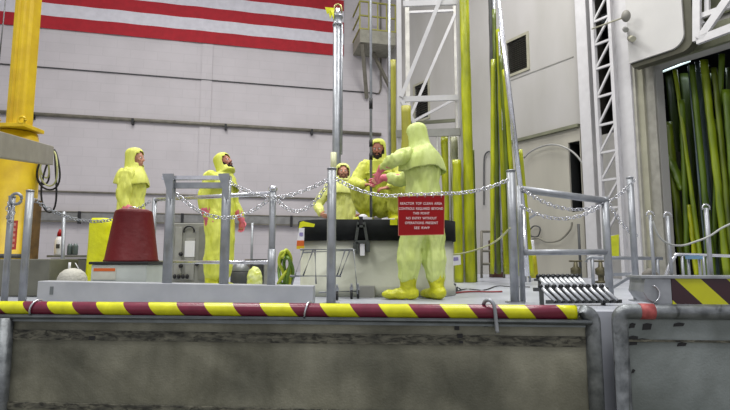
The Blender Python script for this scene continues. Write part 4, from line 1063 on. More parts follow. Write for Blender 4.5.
# big white overhead panel with rounded lower corner
nP = .62
pa = RT.at(629, 63, nP)[0]; pb = RT.at(690.5, 44, nP)[0]; pz = RT.at(632, 62.5, nP)[1]
rc = .24
poly = [(pa, 9), (pa, pz)]
for k in range(8): t = PI / 2 * k / 7; poly.append((pb - .10 - rc + rc * math.sin(t), pz + rc - rc * math.cos(t)))
poly.append((pb - .10, 9))
e = empty('roll_up_door', RT.pt((pa + pb) / 2, nP, pz), 'huge white overhead panel with a rounded lower corner above the annex opening', 'panel')
mb = MB(); mb.prism([RT.pt(a, nP, z) for a, z in poly], -RT.n * .28); mb.build('sheet', mat('panel white', (184, 183, 180), .55, var=.04, scale=1.5), e)
mb = MB()
po = [(pb - .10, 9), *[(pb - .10 - rc + rc * math.sin(PI / 2 * k / 7), pz + rc - rc * math.cos(PI / 2 * k / 7)) for k in range(7, -1, -1)], (pa, pz)]
pi_ = [(a + (.14 if i < 8 or True else 0) * (1 if a > pb - .3 else .4), z - (.10 if z < 8 else 0)) for i, (a, z) in enumerate(po)]
for i in range(len(po) - 1):
    mb.hexa([RT.pt(po[i][0], nP - .05, po[i][1]), RT.pt(po[i + 1][0], nP - .05, po[i + 1][1]), RT.pt(pi_[i + 1][0], nP - .05, pi_[i + 1][1]), RT.pt(pi_[i][0], nP - .05, pi_[i][1]),
             RT.pt(po[i][0], nP - .25, po[i][1]), RT.pt(po[i + 1][0], nP - .25, po[i + 1][1]), RT.pt(pi_[i + 1][0], nP - .25, pi_[i + 1][1]), RT.pt(pi_[i][0], nP - .25, pi_[i][1])])
mb.build('seal_strip', mat('seal drab', (74, 73, 58), .7), e)
# truss right of it
e = empty('overhead_truss', RT.pt(RT.at(712, 30, .6)[0], .6, zO + .5), 'white overhead truss at the top right corner', 'truss')
def tb_(p, q, w_, nn=.6): 
    mb = MB(); mb.beam(rw(*p, nn), rw(*q, nn), .08, w_); return mb.build('truss_bar', M_white, e)
tb_((697, 41), (760, 17), .14); tb_((700, 39), (729, -3), .13); tb_((697, -10), (697, 41), .12); tb_((707.5, -10), (707.5, 14), .07, .5); tb_((699, 17), (735, 4), .09, .55); tb_((701, 20), (704, 24), .05, .5)
mb = MB(); mb.wbox(RT, RT.at(694, 30, .3)[0], sEnd, .02, .06, zO + .55, 9); thing('overhead_dark_board', mb, mat('dark olive board', (72, 74, 54), .8, var=.2), 'dark olive board behind the overhead truss', 'board')  # plain dark olive board on the wall behind the truss

# ------------------------------------------------------------------ inside the annex
e = empty('strip_light', rw(672, 62, -1.0), 'bright strip light under the annex ceiling', 'lamp')
mb = MB(); mb.tube(rw(654, 75, -1.2), rw(690, 61, -1.2), .022, n=10); mb.build('tube', mat('lit tube', (215, 235, 235), .4, var=.0, emit=1.0), e)
mb = MB(); mb.beam(rw(654, 73, -1.25), rw(690, 59, -1.25), .1, .04); mb.build('housing', M_dgrey, e)
area('annex_lamp', rw(700, 60, -1.6) , (1.6, .6), 16, (0, 0, 0), (.85, .95, 1))
# dim ducts and shelves
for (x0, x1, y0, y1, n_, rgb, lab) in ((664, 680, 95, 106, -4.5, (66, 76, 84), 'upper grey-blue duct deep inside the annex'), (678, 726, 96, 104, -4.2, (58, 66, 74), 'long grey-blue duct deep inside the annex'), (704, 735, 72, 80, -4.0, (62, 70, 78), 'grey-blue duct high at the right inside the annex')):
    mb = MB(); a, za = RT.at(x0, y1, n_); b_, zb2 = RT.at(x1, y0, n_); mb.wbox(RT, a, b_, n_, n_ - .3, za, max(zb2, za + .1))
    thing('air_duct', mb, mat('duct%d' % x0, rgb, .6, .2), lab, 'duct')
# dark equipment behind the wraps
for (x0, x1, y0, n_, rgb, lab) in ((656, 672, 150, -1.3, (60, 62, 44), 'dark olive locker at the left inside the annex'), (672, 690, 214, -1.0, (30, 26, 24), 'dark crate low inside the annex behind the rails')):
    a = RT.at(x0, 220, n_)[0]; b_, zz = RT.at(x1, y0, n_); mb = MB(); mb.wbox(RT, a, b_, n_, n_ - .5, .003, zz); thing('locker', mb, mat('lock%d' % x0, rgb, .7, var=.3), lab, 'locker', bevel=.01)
def wpole(x0, y0, x1, y1, n0, n1, wpx, m, label, flat=.6):
    top = RT.P(x0, y0, n0); bot = RT.P(x1, y1, n1)
    if bot.z < .02: bot = bot.lerp(top, (.02 - bot.z) / (top.z - bot.z))
    N = 30; r = wpx / 500 * bot.y / 2; d = (top - bot).normalized(); a, b = ortho(d, Vector((0, 1, 0))); rings = []; sd = random.random() * 90
    for i in range(N):
        p = bot.lerp(top, i / (N - 1)); rr = []
        for k in range(12):
            t = 2 * PI * k / 12; q = r * (1 + .3 * noise.noise(Vector((math.cos(t) * 1.3, math.sin(t) * 1.3, i * .4 + sd))))
            rr.append(p + a * math.cos(t) * q + b * math.sin(t) * q * flat)
        rings.append(rr)
    mb = MB(); mb.loft(rings); return thing('wrapped_pole', mb, m, label, 'wrapped pole', 'wrapped poles leaning inside the annex')
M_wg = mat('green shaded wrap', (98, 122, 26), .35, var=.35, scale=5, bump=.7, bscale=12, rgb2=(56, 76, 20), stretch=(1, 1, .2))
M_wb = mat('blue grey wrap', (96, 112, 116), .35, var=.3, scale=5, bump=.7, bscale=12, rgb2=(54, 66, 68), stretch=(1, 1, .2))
poles = [
 (660, 106, 668, 276, -.5, -.3, 9, 'o', 'dull olive wrapped pole, leftmost inside the annex'),
 (664, 145, 683, 190, -.45, -.3, 9, 'g', 'short fat green wrapped bundle leaning near the left jamb'),
 (668, 122, 684, 276, -.6, -.4, 8, 'o', 'olive wrapped pole behind the short fat green bundle'),
 (675, 62, 703, 276, -.3, .05, 4.5, 'y', 'thin yellow-green wrapped pole rising highest at the left of the annex'),
 (682, 100, 688, 276, -.6, -.2, 6, 'g', 'green wrapped pole behind the thin yellow-green one'),
 (689, 58, 708, 276, -.7, -.1, 3, 'b', 'thin blue-grey wrapped pole left of the wide green ones'),
 (692, 57, 713, 276, -.4, 0, 6.5, 'g', 'wide green wrapped pole left of the crossing pair'),
 (697, 54, 717, 276, -.9, -.4, 5, 'b', 'blue-grey wrapped pole between the green ones'),
 (704, 52, 728, 276, -.3, .08, 8, 'y', 'widest yellow-green wrapped pole, of the crossing pair'),
 (722, 46, 712, 276, -.7, -.3, 5.5, 'g', 'green wrapped pole leaning the other way, of the crossing pair'),
 (714, 60, 735, 276, -.5, 0, 6, 'o', 'olive wrapped pole right of the crossing pair'),
 (726, 90, 741, 276, -.4, 0, 8, 'g', 'green wrapped pole at the right picture edge'),
 (733, 120, 726, 276, -.8, -.4, 7, 'o', 'olive wrapped pole low at the right picture edge'),
 (700, 120, 701, 276, -1.1, -.6, 5, 'o', 'olive wrapped pole deep behind the crossing pair'),
 (690, 205, 697, 276, -.1, .1, 6, 'Y', 'short bright yellow wrapped pole behind the slim barrier posts'),
 (705, 200, 708, 276, -.2, .1, 5, 'g', 'short green wrapped pole behind the middle barrier post'),
 (716, 120, 722, 276, -1.0, -.5, 6, 'g', 'green wrapped pole deep inside at the right'),
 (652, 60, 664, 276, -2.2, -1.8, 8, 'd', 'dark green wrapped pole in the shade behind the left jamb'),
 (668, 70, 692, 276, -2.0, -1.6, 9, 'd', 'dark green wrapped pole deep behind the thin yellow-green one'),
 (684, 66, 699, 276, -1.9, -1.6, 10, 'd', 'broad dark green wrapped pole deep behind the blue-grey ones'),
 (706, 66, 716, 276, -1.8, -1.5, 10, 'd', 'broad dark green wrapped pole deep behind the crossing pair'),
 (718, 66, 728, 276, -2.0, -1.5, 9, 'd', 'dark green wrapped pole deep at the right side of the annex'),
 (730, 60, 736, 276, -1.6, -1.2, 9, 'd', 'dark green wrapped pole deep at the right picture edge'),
 (657, 200, 661, 276, -.5, -.3, 7, 'o', 'short olive wrapped pole against the annex jamb'),
]
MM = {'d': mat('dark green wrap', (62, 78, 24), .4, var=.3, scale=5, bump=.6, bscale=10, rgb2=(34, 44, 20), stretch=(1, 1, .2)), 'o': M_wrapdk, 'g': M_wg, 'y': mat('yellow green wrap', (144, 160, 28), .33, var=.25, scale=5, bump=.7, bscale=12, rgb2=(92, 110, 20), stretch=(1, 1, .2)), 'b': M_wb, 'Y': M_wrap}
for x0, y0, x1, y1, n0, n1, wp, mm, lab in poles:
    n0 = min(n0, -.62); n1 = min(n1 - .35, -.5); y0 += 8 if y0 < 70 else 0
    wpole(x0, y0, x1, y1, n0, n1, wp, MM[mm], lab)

# ------------------------------------------------------------------ wall clutter between bundle and annex
def arc(name, pts, r, W, n_, m, label, cat='cable', sub=5):
    mb = MB(); mb.path([W.P(x, y, n_) for x, y in pts], r, 6, sub=sub); return thing(name, mb, m, label, cat)
arc('arched_cable', [(524, 158), (530, 152), (540, 147), (552, 144.5), (564, 147), (575, 154), (584, 166), (588, 180)], .022, RT, .15, mat('pale cable', (160, 160, 156), .5), 'pale cable arching over the wall board towards the dark hatch')
arc('drooping_hose', [(527, 245), (531, 240), (538, 238), (547, 242), (560, 240), (570, 230), (572, 222)], .022, RT, .15, mat('grey hose', (128, 126, 114), .6), 'grey hose drooping low across the wall board', 'hose')
arc('small_loop', [(529, 231), (534, 226), (540, 228), (538, 236), (531, 236), (529, 231)], .016, RT, .12, M_dgrey, 'small coiled loop of cable above the yellow tag bag', 'cable')
# yellow bag hung on a thin stand
Yv = 9.0
e = empty('thin_stand', Vector((P(526, 260, Yv).x, Yv, 0)), 'thin black-tipped steel stand right of the post beside the red sign', 'stand')
for (x, yt) in ((523.5, 223), (528, 227)):
    c = P(x, yt, Yv); mb = MB(); mb.tube((c.x, Yv, .002), c, .022, n=8); mb.build('leg', M_steel, e)
    mb = MB(); mb.tube(c, c + Vector((0, 0, .06)), .03, n=8); mb.build('tip', M_black, e)
mb = MB(); mb.beam(P(522, 223, Yv), P(536, 214, Yv), .03, .04); mb.build('arm', M_steel, e)
Yv = 9.6
e = empty('knotted_bag', P(532, 277, Yv), 'yellow bag with a white knotted top beside the thin stand', 'bag')
def sack(x0, x1, y0, y1, Y, m, nm, par):
    mb = MB(); rings = []
    for i in range(9):
        t = i / 8; y = y1 + (y0 - y1) * t; w_ = (x1 - x0) / 2 * (1 - .45 * t ** 2)
        c = P((x0 + x1) / 2, y, Y); rx = w_ / 500 * Y
        rings.append([c + Vector((math.cos(a) * rx * (1 + .15 * noise.noise(Vector((a, t * 4, x0)))), math.sin(a) * rx * .6, 0)) for a in [2 * PI * k / 12 for k in range(12)]])
    mb.loft(rings); return mb.build(nm, m, par)
sack(528, 538, 254, 278, Yv, mat('yellow sack', (192, 184, 20), .4, bump=.6, rgb2=(150, 140, 16)), 'sack', e); sack(529, 535, 240, 254, Yv, M_tagw, 'knotted_top', e)
mb = quad(MB(), [(611, 258), (619, 258), (619, 234.5), (611, 236)], 8.6, .03); thing('yellow_notice', mb, mat('yellow notice', (196, 202, 30), .5, bump=.3), 'yellow sheet hanging right of the lower rail end', 'sheet')
# valve bodies low by the column
for (x, y, Y, lab) in ((576, 272, 9.0, 'dull bronze valve body left behind the roller racks'), (601, 274, 8.6, 'dull bronze valve body right behind the railing post')):
    c = P(x, y, Y); e = empty('valve', (c.x, Y, 0), lab, 'valve')
    m = mat('bronze drab', (104, 98, 72), .5, .4, var=.3, scale=12)
    mb = MB(); mb.lathe((c.x, Y, .002), [(.10, 0), (.10, .03), (.05, .04), (.05, .12), (.09, .15), (.09, .24), (.04, .27), (.03, .36)], 16); mb.build('body', m, e)
    mb = MB(); mb.path([Vector((c.x + .10 * math.cos(t), Y + .10 * math.sin(t), .37)) for t in [2 * PI * k / 14 for k in range(14)]], .016, 6, closed=True); mb.beam((c.x - .1, Y, .37), (c.x + .1, Y, .37), .02, .015); mb.build('handwheel', m, e)
# thin conduits down the wall board
for px, y0, lab, m in ((579, 225, 'upper grey pipe stub beside the wide white column', M_dgrey),):
    a = RT.at(px, y0, .3)[0]; mb = MB(); mb.tube(RT.pt(a, .32, .0), RT.pt(a, .32, RT.at(px, 224, .3)[1]), .03, n=8); thing('pipe_stub', mb, m, lab, 'pipe')
# background rail between posts
Yr2 = 7.6
e = empty('low_rail', Vector((P(610, 260, Yr2).x, Yr2, 0)), 'low grey guard rail on the deck behind the railing post', 'railing')
mb = MB(); mb.path([P(586, 262, Yr2), P(587, 258.5, Yr2), P(590, 257.5, Yr2), P(662, 258.5, Yr2)], .028, 10); mb.build('bar', M_steel, e)
for x in (592, 657):
    c = P(x, 258, Yr2); mb = MB(); mb.tube((c.x, Yr2, .002), c, .025, n=10); mb.build('post', M_steel, e)
mb = MB(); mb.beam(P(613, 287, 6.9), P(634, 274, 7.2), .03, .04); mb.build('brace', M_steel, e)
mb = MB(); mb.beam(P(613, 274.5, 7.4), P(636, 274, 7.4), .03, .05); mb.build('bar', M_steel, e)

# ------------------------------------------------------------------ roller racks
def rack(name, label, pts0, Y0, pts1, Y1, n_, q, rr, m_end):
    """sloping rack: rollers rise away from the camera; pts0/pts1 = pixels of the low ends of the first and last roller"""
    A = P(*pts0, Y0); B = P(*pts1, Y1); A.z = B.z = rr * 1.3 + .012; q = Vector(q)
    e = empty(name, (A.x / 2 + B.x / 2, A.y, 0), label, 'roller rack')
    d = (B - A).normalized(); qn = q.normalized()
    for t in (.16, .86):
        mb = MB(); mb.beam(A + q * t - d * .07 - Vector((0, 0, rr * 1.2)), B + q * t + d * .05 - Vector((0, 0, rr * 1.2)), .022, .03); mb.build('side_rail', M_dgrey, e)
    for t in (.86,):
        for b_ in (A, B):
            c = b_ + q * t; mb = MB(); mb.box((c.x, c.y, (c.z - rr * 1.2) / 2), (.03, .03, c.z - rr * 1.2 - .004)); mb.build('foot', M_dgrey, e)
    mb = MB(); dn = Vector((0, 0, -rr * 1.0)) + Vector((0, .03, 0)); mb.hexa([A + q * .12 + dn, B + q * .12 + dn, B + q * .12 + dn + Vector((0, .008, 0)), A + q * .12 + dn + Vector((0, .008, 0)), A + q * .92 + dn, B + q * .92 + dn, B + q * .92 + dn + Vector((0, .008, 0)), A + q * .92 + dn + Vector((0, .008, 0))]); mb.build('gap_shade', M_dgrey, e)  # added dark sheet: the shade in the gaps between rollers, put in as colour
    for i in range(n_):
        p0 = A.lerp(B, i / (n_ - 1)); p1 = p0 + q
        mb = MB(); mb.tube(p0 + qn * .02, p1 - qn * .035, rr, n=12); ro = mb.build('roller', M_rollr, e)
        mb = MB(); mb.sphere(p1 - qn * .02, rr * 1.55, 10, 8); mb.build('end_cap', m_end, ro)
        mb = MB(); mb.tube(p0, p0 + qn * .018, rr * 1.15, n=12); mb.build('end_cap', m_end, ro)
M_rollr = mat('roller zinc', (214, 217, 220), .3, .4, var=.05)
M_cap = mat('dark steel cap', (50, 52, 54), .25, .7, var=.1)
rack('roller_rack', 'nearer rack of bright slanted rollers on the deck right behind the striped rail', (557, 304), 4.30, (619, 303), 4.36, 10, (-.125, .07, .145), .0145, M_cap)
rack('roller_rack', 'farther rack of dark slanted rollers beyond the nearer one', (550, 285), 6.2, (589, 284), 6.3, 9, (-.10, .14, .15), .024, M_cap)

# ------------------------------------------------------------------ behind the toe board
Yz = 4.0
for (x, yt, lab) in ((652, 215, 'leftmost slim post behind the striped toe board'), (669.5, 216, 'middle slim post behind the striped toe board'), (709, 208, 'right slim post behind the striped toe board')):
    b_ = Vector((P(x + 1, 260, Yz).x, Yz, 0)); zt = P(x, yt, Yz).z
    e = empty('slim_post', b_, lab, 'post', 'slim posts behind the toe board'); mb = MB(); mb.tube((b_.x, Yz, .002), (b_.x, Yz, zt), .0135 if x < 700 else .017, n=12); mb.build('tube', M_steel, e)
    mb = MB(); mb.path([Vector((b_.x + .03 * math.cos(t), Yz, zt + .0 + .03 * math.sin(t))) for t in [PI * k / 8 for k in range(-1, 10)]], .006, 6); mb.build('top_loop', M_chrome, e)
mb = MB(); mb.path([P(652, 219, Yz - .03), P(658, 235, Yz - .03), P(668, 243.5, Yz - .04), P(682, 245.5, Yz - .03), P(696, 241.5, Yz - .03), P(709, 236.5, Yz - .03), P(722, 228, Yz), P(735, 222, Yz)], .008, 7, sub=5)
thing('slung_rope', mb, mat('grey rope', (170, 172, 168), .6), 'grey rope slung between the slim posts behind the toe board', 'rope')
Yt = 4.6
e = empty('tube_frame', Vector((P(700, 260, Yt).x, Yt, 0)), 'low frame of bright tubes behind the striped toe board', 'frame')
mb = MB(); mb.path([P(664, 284, Yt), P(668, 268, Yt), P(675, 256.5, Yt), P(682, 254.5, Yt), P(745, 256.5, Yt)], .014, 10, sub=3); mb.build('top_tube', M_chrome, e)
for x in (682, 688, 699, 703, 707.5):
    c = P(x, 256, Yt); mb = MB(); mb.tube((c.x, Yt, .002), c, .012, n=10); mb.build('upright', M_steel, e)
mb = MB(); mb.box(P(694, 257.5, Yt - .03) , (.14, .03, .03)); mb.build('blue_clip', mat('pale blue plastic', (110, 150, 180), .4), e)
mb = MB(); c = P(650, 270, 4.9); mb.sphere((c.x, 4.9, .16), (.09, .07, .16), 14, 10); m_ = remesh(mb, .012, 2, lambda v: .02 * noise.noise(v * 16)); m_.materials.append(mat('grey rag', (120, 116, 108), .8, var=.2)); tag(link_mesh('grey_rag', m_), 'bunched grey rag at the left end behind the toe board', 'rag')
# ------------------------------------------------------------------ people
M_skin = mat('skin', (196, 140, 116), .55, var=.06, scale=12)
M_skin2 = mat('ruddy skin', (178, 116, 94), .55, var=.08, scale=12)
M_beard = mat('dark beard', (44, 30, 24), .9, var=.3, scale=60, bump=.6, bscale=120)
M_beard2 = mat('reddish beard', (110, 72, 52), .9, var=.3, scale=60, bump=.6, bscale=120)
M_glove = mat('pink rubber glove', (222, 112, 128), .4, var=.08, scale=10)
M_shoe = mat('yellow shoe cover', (212, 214, 40), .4, var=.15, scale=9, bump=.8, bscale=26, rgb2=(176, 178, 24))
def suit_mat(nm, rgb, rgb2): 
    m = mat(nm, rgb, .55, var=.1, scale=5, bump=.9, bscale=13, rgb2=rgb2, stretch=(1.6, 1.6, .45))
    b = m.node_tree.nodes['Principled BSDF']; b.inputs['Subsurface Weight'].default_value = 0.0
    return m
M_eye = mat('eye white', (225, 222, 218), .2, var=.0); M_iris = mat('dark iris', (30, 24, 20), .2, var=.0)

def ering(c, A, B, rx, ry, n=20, pw=1.0):
    out = []
    for k in range(n):
        t = 2 * PI * k / n; ca, sa = math.cos(t), math.sin(t)
        out.append(c + A * rx * math.copysign(abs(ca) ** pw, ca) + B * ry * math.copysign(abs(sa) ** pw, sa))
    return out
def limb(mb, pts, rs):
    for i in range(len(pts) - 1): mb.capsule(pts[i], pts[i + 1], rs[i], rs[i + 1], 14)
def hand(wrist, d, nrm, side, voxel=.0045, scale=1.0, curl=.5, gaunt=True):
    """wrist point, d = pointing direction, nrm = direction the palm faces, side = thumb side"""
    d = d.normalized(); nrm = (nrm - d * nrm.dot(d)).normalized(); sd = d.cross(nrm).normalized()
    if sd.dot(side) < 0: sd = -sd
    mb = MB(); k = scale
    r_ = [ering(wrist - d * .01, sd, nrm, .028 * k, .020 * k), ering(wrist + d * .03 * k, sd, nrm, .036 * k, .017 * k), ering(wrist + d * .07 * k, sd, nrm, .043 * k, .016 * k), ering(wrist + d * .095 * k, sd, nrm, .041 * k, .013 * k)]
    mb.loft(r_)
    for i, (off, L) in enumerate(((.032, .070), (.011, .080), (-.010, .074), (-.031, .058))):
        p = wrist + d * .086 * k + sd * off * k; a = curl * .35; dd = (d + sd * off * 1.6).normalized()
        r0 = .0098 * k
        for j, f in enumerate((.42, .33, .25)):
            v = (dd * math.cos(a) + nrm * math.sin(a)).normalized(); q = p + v * L * f * k
            mb.capsule(p, q, r0, r0 * .93, 10); r0 *= .93; p = q; a += curl * (.75 if j == 0 else .6)
    p = wrist + d * .03 * k + sd * .03 * k; a = (d * .75 + sd * .75 + nrm * .3).normalized(); q = p + a * .042 * k; mb.capsule(p, q, .014 * k, .011 * k, 10)
    b_ = (d * .95 + sd * .15 + nrm * .4).normalized(); mb.capsule(q, q + b_ * .034 * k, .011 * k, .0095 * k, 10)
    if gaunt: 
        mb.capsule(wrist - d * .01, wrist + d * .02, .031 * k, .033 * k, 12)
    return mb, sd

def head_basis(yaw_vec, pitch, roll_side=0.0):
    f = Vector((yaw_vec[0], yaw_vec[1], 0)).normalized(); u = Vector((0, 0, 1)); s = u.cross(f)
    f2 = f * math.cos(pitch) + u * math.sin(pitch); u2 = u * math.cos(pitch) - f * math.sin(pitch)
    if roll_side: u2 = (u2 + s * roll_side).normalized(); s = u2.cross(f2).normalized()
    return s, f2, u2

def person(label, base, front, J, headdir, hpitch, suit, skin, beard=None, glove=True, seatz=0, cape_len=.17, suit_w=1.0, cape=True, seed=0):
    F_ = Vector((front[0], front[1], 0)).normalized(); U = Vector((0, 0, 1)); S = U.cross(F_)
    B = Vector(base)
    W = lambda v: B + S * v[0] + F_ * v[1] + U * v[2]
    j = {k: W(v) for k, v in J.items() if isinstance(v, tuple)}
    for k, v in J.items():
        if k.startswith('w_'): j[k[2:]] = v
    hs, hf, hu = head_basis(headdir, hpitch)
    hc = j['head']
    H = lambda s_, f_, u_: hc + hs * s_ + hf * f_ + hu * u_
    pel = (j['hipL'] + j['hipR']) / 2; nk = j['neck']; up = (nk - pel).normalized()
    sh = (j['shL'] - j['shR']).normalized(); hipd = (j['hipL'] - j['hipR']).normalized()
    fr = up.cross(sh).normalized()
    fr = -fr if fr.dot(F_) < 0 and up.z > .5 else fr
    tl = (nk - pel).length
    # --- body, one continuous surface
    mb = MB()
    def torso(mb, k, w_=1.0, dp=1.0):
        A1 = hipd; rings = []
        for t, rx, ry, mixv in ((-.22, .13, .10, 0), (-.05, .175, .125, 0), (.15, .165, .12, .2), (.40, .155, .11, .5), (.62, .175, .12, .9), (.82, .185, .115, 1), (.93, .15, .085, 1), (1.0, .07, .06, 1)):
            A = (hipd * (1 - mixv) + sh * mixv).normalized(); C = up.cross(A).normalized()
            rings.append(ering(pel.lerp(nk, t), A, C, rx * k * w_, ry * k * dp, 22))
        mb.loft(rings)
    torso(mb, .82)
    limb(mb, [nk - up * .06, hc - hu * .06], [.055, .052])
    for s_ in 'LR':
        limb(mb, [j['hip' + s_], j['kn' + s_], j['an' + s_]], [.075, .05, .036]); limb(mb, [j['an' + s_], j['toe' + s_]], [.038, .03])
        limb(mb, [j['sh' + s_], j['el' + s_], j['wr' + s_]], [.05, .038, .027])
        hd, _ = hand(j['wr' + s_], j['fi' + s_] - j['wr' + s_], W(J['pn' + s_]) - B, W(J['th' + s_]) - B, scale=.9, curl=J.get('curl', .5), gaunt=False)
        hd.bm.verts.ensure_lookup_table()
        tmp = bpy.data.meshes.new('t'); hd.bm.to_mesh(tmp); hd.bm.free(); mb.bm.from_mesh(tmp); bpy.data.meshes.remove(tmp)
    ax = (hs, hf, hu)
    mb.sphere(H(0, -.012, .025), (.074, .092, .092), 24, 16, ax)      # skull
    mb.sphere(H(0, .012, -.035), (.058, .070, .080), 20, 14, ax)      # face
    mb.sphere(H(0, .050, -.088), (.028, .026, .022), 12, 8, ax)       # chin
    mb.capsule(H(-.030, .070, .028), H(.030, .070, .028), .013)       # brow
    mb.capsule(H(0, .078, .018), H(0, .098, -.022), .008, .014)       # nose
    mb.sphere(H(.011, .090, -.026), .008, 8, 6); mb.sphere(H(-.011, .090, -.026), .008, 8, 6)
    for s_ in (-1, 1):
        mb.sphere(H(s_ * .036, .058, -.018), (.022, .018, .020), 12, 8, ax)   # cheek
        mb.sphere(H(s_ * .074, -.004, .0), (.010, .020, .032), 12, 8, ax)     # ear
    mb.capsule(H(-.018, .080, -.052), H(.018, .080, -.052), .0065); mb.capsule(H(-.015, .078, -.064), H(.015, .078, -.064), .0075)
    me = remesh(mb, .0085, 2); me.materials.append(skin)
    body = link_mesh('person', me); tag(body, label, 'person')
    for s_ in (-1, 1):
        e_ = MB(); e_.sphere(H(s_ * .029, .073, .008), .0108, 12, 8, ax); eo = e_.build('eye', M_eye, body)
        e_ = MB(); e_.sphere(H(s_ * .029, .0785, .007), .0072, 8, 6, ax); e_.build('iris', M_iris, eo)
    if beard:
        b_ = MB(); b_.sphere(H(0, .028, -.080), (.060, .060, .042), 18, 12, ax); b_.sphere(H(0, .058, -.098), (.036, .036, .034), 14, 10, ax)
        b_.capsule(H(-.03, .078, -.047), H(.03, .078, -.047), .010)
        for s_ in (-1, 1): b_.capsule(H(s_ * .062, .02, -.02), H(s_ * .050, .045, -.07), .016)
        m_ = remesh(b_, .006, 2, lambda v: .003 * noise.noise(v * 90)); m_.materials.append(beard); link_mesh('beard', m_, body)
    # --- coverall
    mb = MB(); torso(mb, 1.06, 1.08 * suit_w, 1.22 * suit_w)
    for s_ in 'LR':
        hp, kn, an = j['hip' + s_], j['kn' + s_], j['an' + s_]
        lo = an + (kn - an) * .36
        limb(mb, [hp, hp.lerp(kn, .5), kn, kn.lerp(lo, .45), lo], [.130 * suit_w, .124 * suit_w, .112 * suit_w, .118 * suit_w, .102])
        shp, el, wr = j['sh' + s_], j['el' + s_], j['wr' + s_]
        limb(mb, [shp, shp.lerp(el, .5), el, el.lerp(wr, .5), wr - (wr - el).normalized() * .03], [.092, .082, .070, .064, .045])
    def fold(v):
        q = Vector((v.x * 9, v.y * 9, v.z * 5 + seed))
        return .016 * noise.noise(q) + .015 * noise.noise(Vector((v.x * 26, v.y * 26, v.z * 8 + seed))) + .008 * (abs(noise.noise(q * 2.4)) - .3)
    me = remesh(mb, .013, 5, fold); me.materials.append(suit); link_mesh('coverall', me, body)
    # --- hood with face opening and shoulder cape
    rings = []; top = []
    spec = [(.134, .022), (.128, .056), (.112, .084), (.086, .100), (.055, .106), (.02, .105), (-.02, .105), (-.06, .105), (-.10, .108), (-.135, .120)]
    n = 40
    for i, (u_, r) in enumerate(spec):
        rr = []
        for k in range(n):
            t = 2 * PI * k / n
            q = r * (1 + .05 * noise.noise(Vector((math.cos(t) * 2.2, math.sin(t) * 2.2, u_ * 12 + seed))))
            rr.append(H(math.cos(t) * q * .92, math.sin(t) * q * (1.08 if math.sin(t) < 0 else .86) - .012, u_))
        rings.append(rr)
    nb = nk
    def srow(dz, rx, ry, f_off=0.0, wav=.0, mixh=0.0):
        rr = []
        for k in range(n):
            t = 2 * PI * k / n
            wv = 1 + wav * math.sin(t * 7 + seed) + wav * noise.noise(Vector((math.cos(t) * 3, math.sin(t) * 3, dz * 9 + seed)))
            a_, b_ = (hs, hf) if mixh > .5 else (sh, fr)
            a_ = (hs * mixh + sh * (1 - mixh)).normalized(); b_ = (Vector((hf.x, hf.y, 0)) * mixh + fr * (1 - mixh)).normalized()
            zz = dz - .05 * abs(math.cos(t)) ** 2 * (0 if mixh > .3 else 1)
            rr.append(nb + up * zz + a_ * math.cos(t) * rx * wv + b_ * (math.sin(t) * ry * wv + f_off))
        return rr
    if cape:
        rings += [srow(.035, .130, .125, .01, .02, .3), srow(.0, .175, .140, .0, .03), srow(-.04, .222, .158, .0, .045), srow(-.10, .252, .175, .0, .06), srow(-cape_len, .262, .185, .0, .08)]
    else:
        rings += [srow(.03, .105, .105, .01, .01, .3), srow(-.01, .13, .12, .0, .02)]
    mb = MB(); bm = mb.bm
    vr = [[bm.verts.new(p) for p in r] for r in rings]
    for i in range(len(vr) - 1):
        for k in range(n):
            k2 = (k + 1) % n
            if i < len(spec) - 1:
                um = (spec[i][0] + spec[i + 1][0]) / 2; ang = (2 * PI * (k + .5) / n) - PI / 2
                ang = (ang + PI) % (2 * PI) - PI
                if ((um + .008) / .088) ** 2 + (ang / math.radians(64)) ** 2 < 1: continue
            mb._face([vr[i][k], vr[i][k2], vr[i + 1][k2], vr[i + 1][k]], True)
    mb._face(vr[0], True)
    hd = mb.build('hood', suit, body)
    so = hd.modifiers.new('thick', 'SOLIDIFY'); so.thickness = .009; so.offset = 1
    ss = hd.modifiers.new('sub', 'SUBSURF'); ss.levels = 1; ss.render_levels = 1
    # --- gloves and shoe covers
    for s_ in 'LR':
        if glove:
            d = (j['fi' + s_] - j['wr' + s_]).normalized(); ad = (j['wr' + s_] - j['el' + s_]).normalized()
            hm, _ = hand(j['wr' + s_], d, W(J['pn' + s_]) - B, W(J['th' + s_]) - B, scale=1.08, curl=J.get('curl', .5))
            gl = J.get('gaunt', .10)
            hm.capsule(j['wr' + s_], j['wr' + s_] - ad * gl, .040, .062, 14)
            m_ = remesh(hm, .005, 1); m_.materials.append(M_glove); link_mesh('glove', m_, body)['label'] = 'pink rubber glove'
        an, toe = j['an' + s_], j['toe' + s_]
        sh_ = MB(); td = (toe - an); td.z = 0; td.normalize(); sdv = U.cross(td); z0 = min(an.z, toe.z)
        zb_ = B.z
        fl = lambda f_, s2, z: Vector((an.x, an.y, zb_)) + td * f_ + sdv * s2 + U * z
        sh_.sphere(fl(-.03, 0, .066), (.072, .085, .066), 16, 10, (sdv, td, U)); sh_.sphere(fl(.06, 0, .060), (.078, .12, .058), 16, 10, (sdv, td, U)); sh_.sphere(fl(.165, 0, .050), (.078, .10, .048), 16, 10, (sdv, td, U))
        kn = j['kn' + s_]; sh_.capsule(an + (kn - an).normalized() * -.02, an + (kn - an).normalized() * .17, .072, .090, 14)
        m_ = remesh(sh_, .010, 3, lambda v: .006 * noise.noise(v * 24))
        for v in m_.vertices: v.co.z = max(v.co.z, zb_ + .003)
        m_.materials.append(M_shoe); link_mesh('shoe_cover', m_, body)['label'] = 'bright yellow shoe cover'
    return body

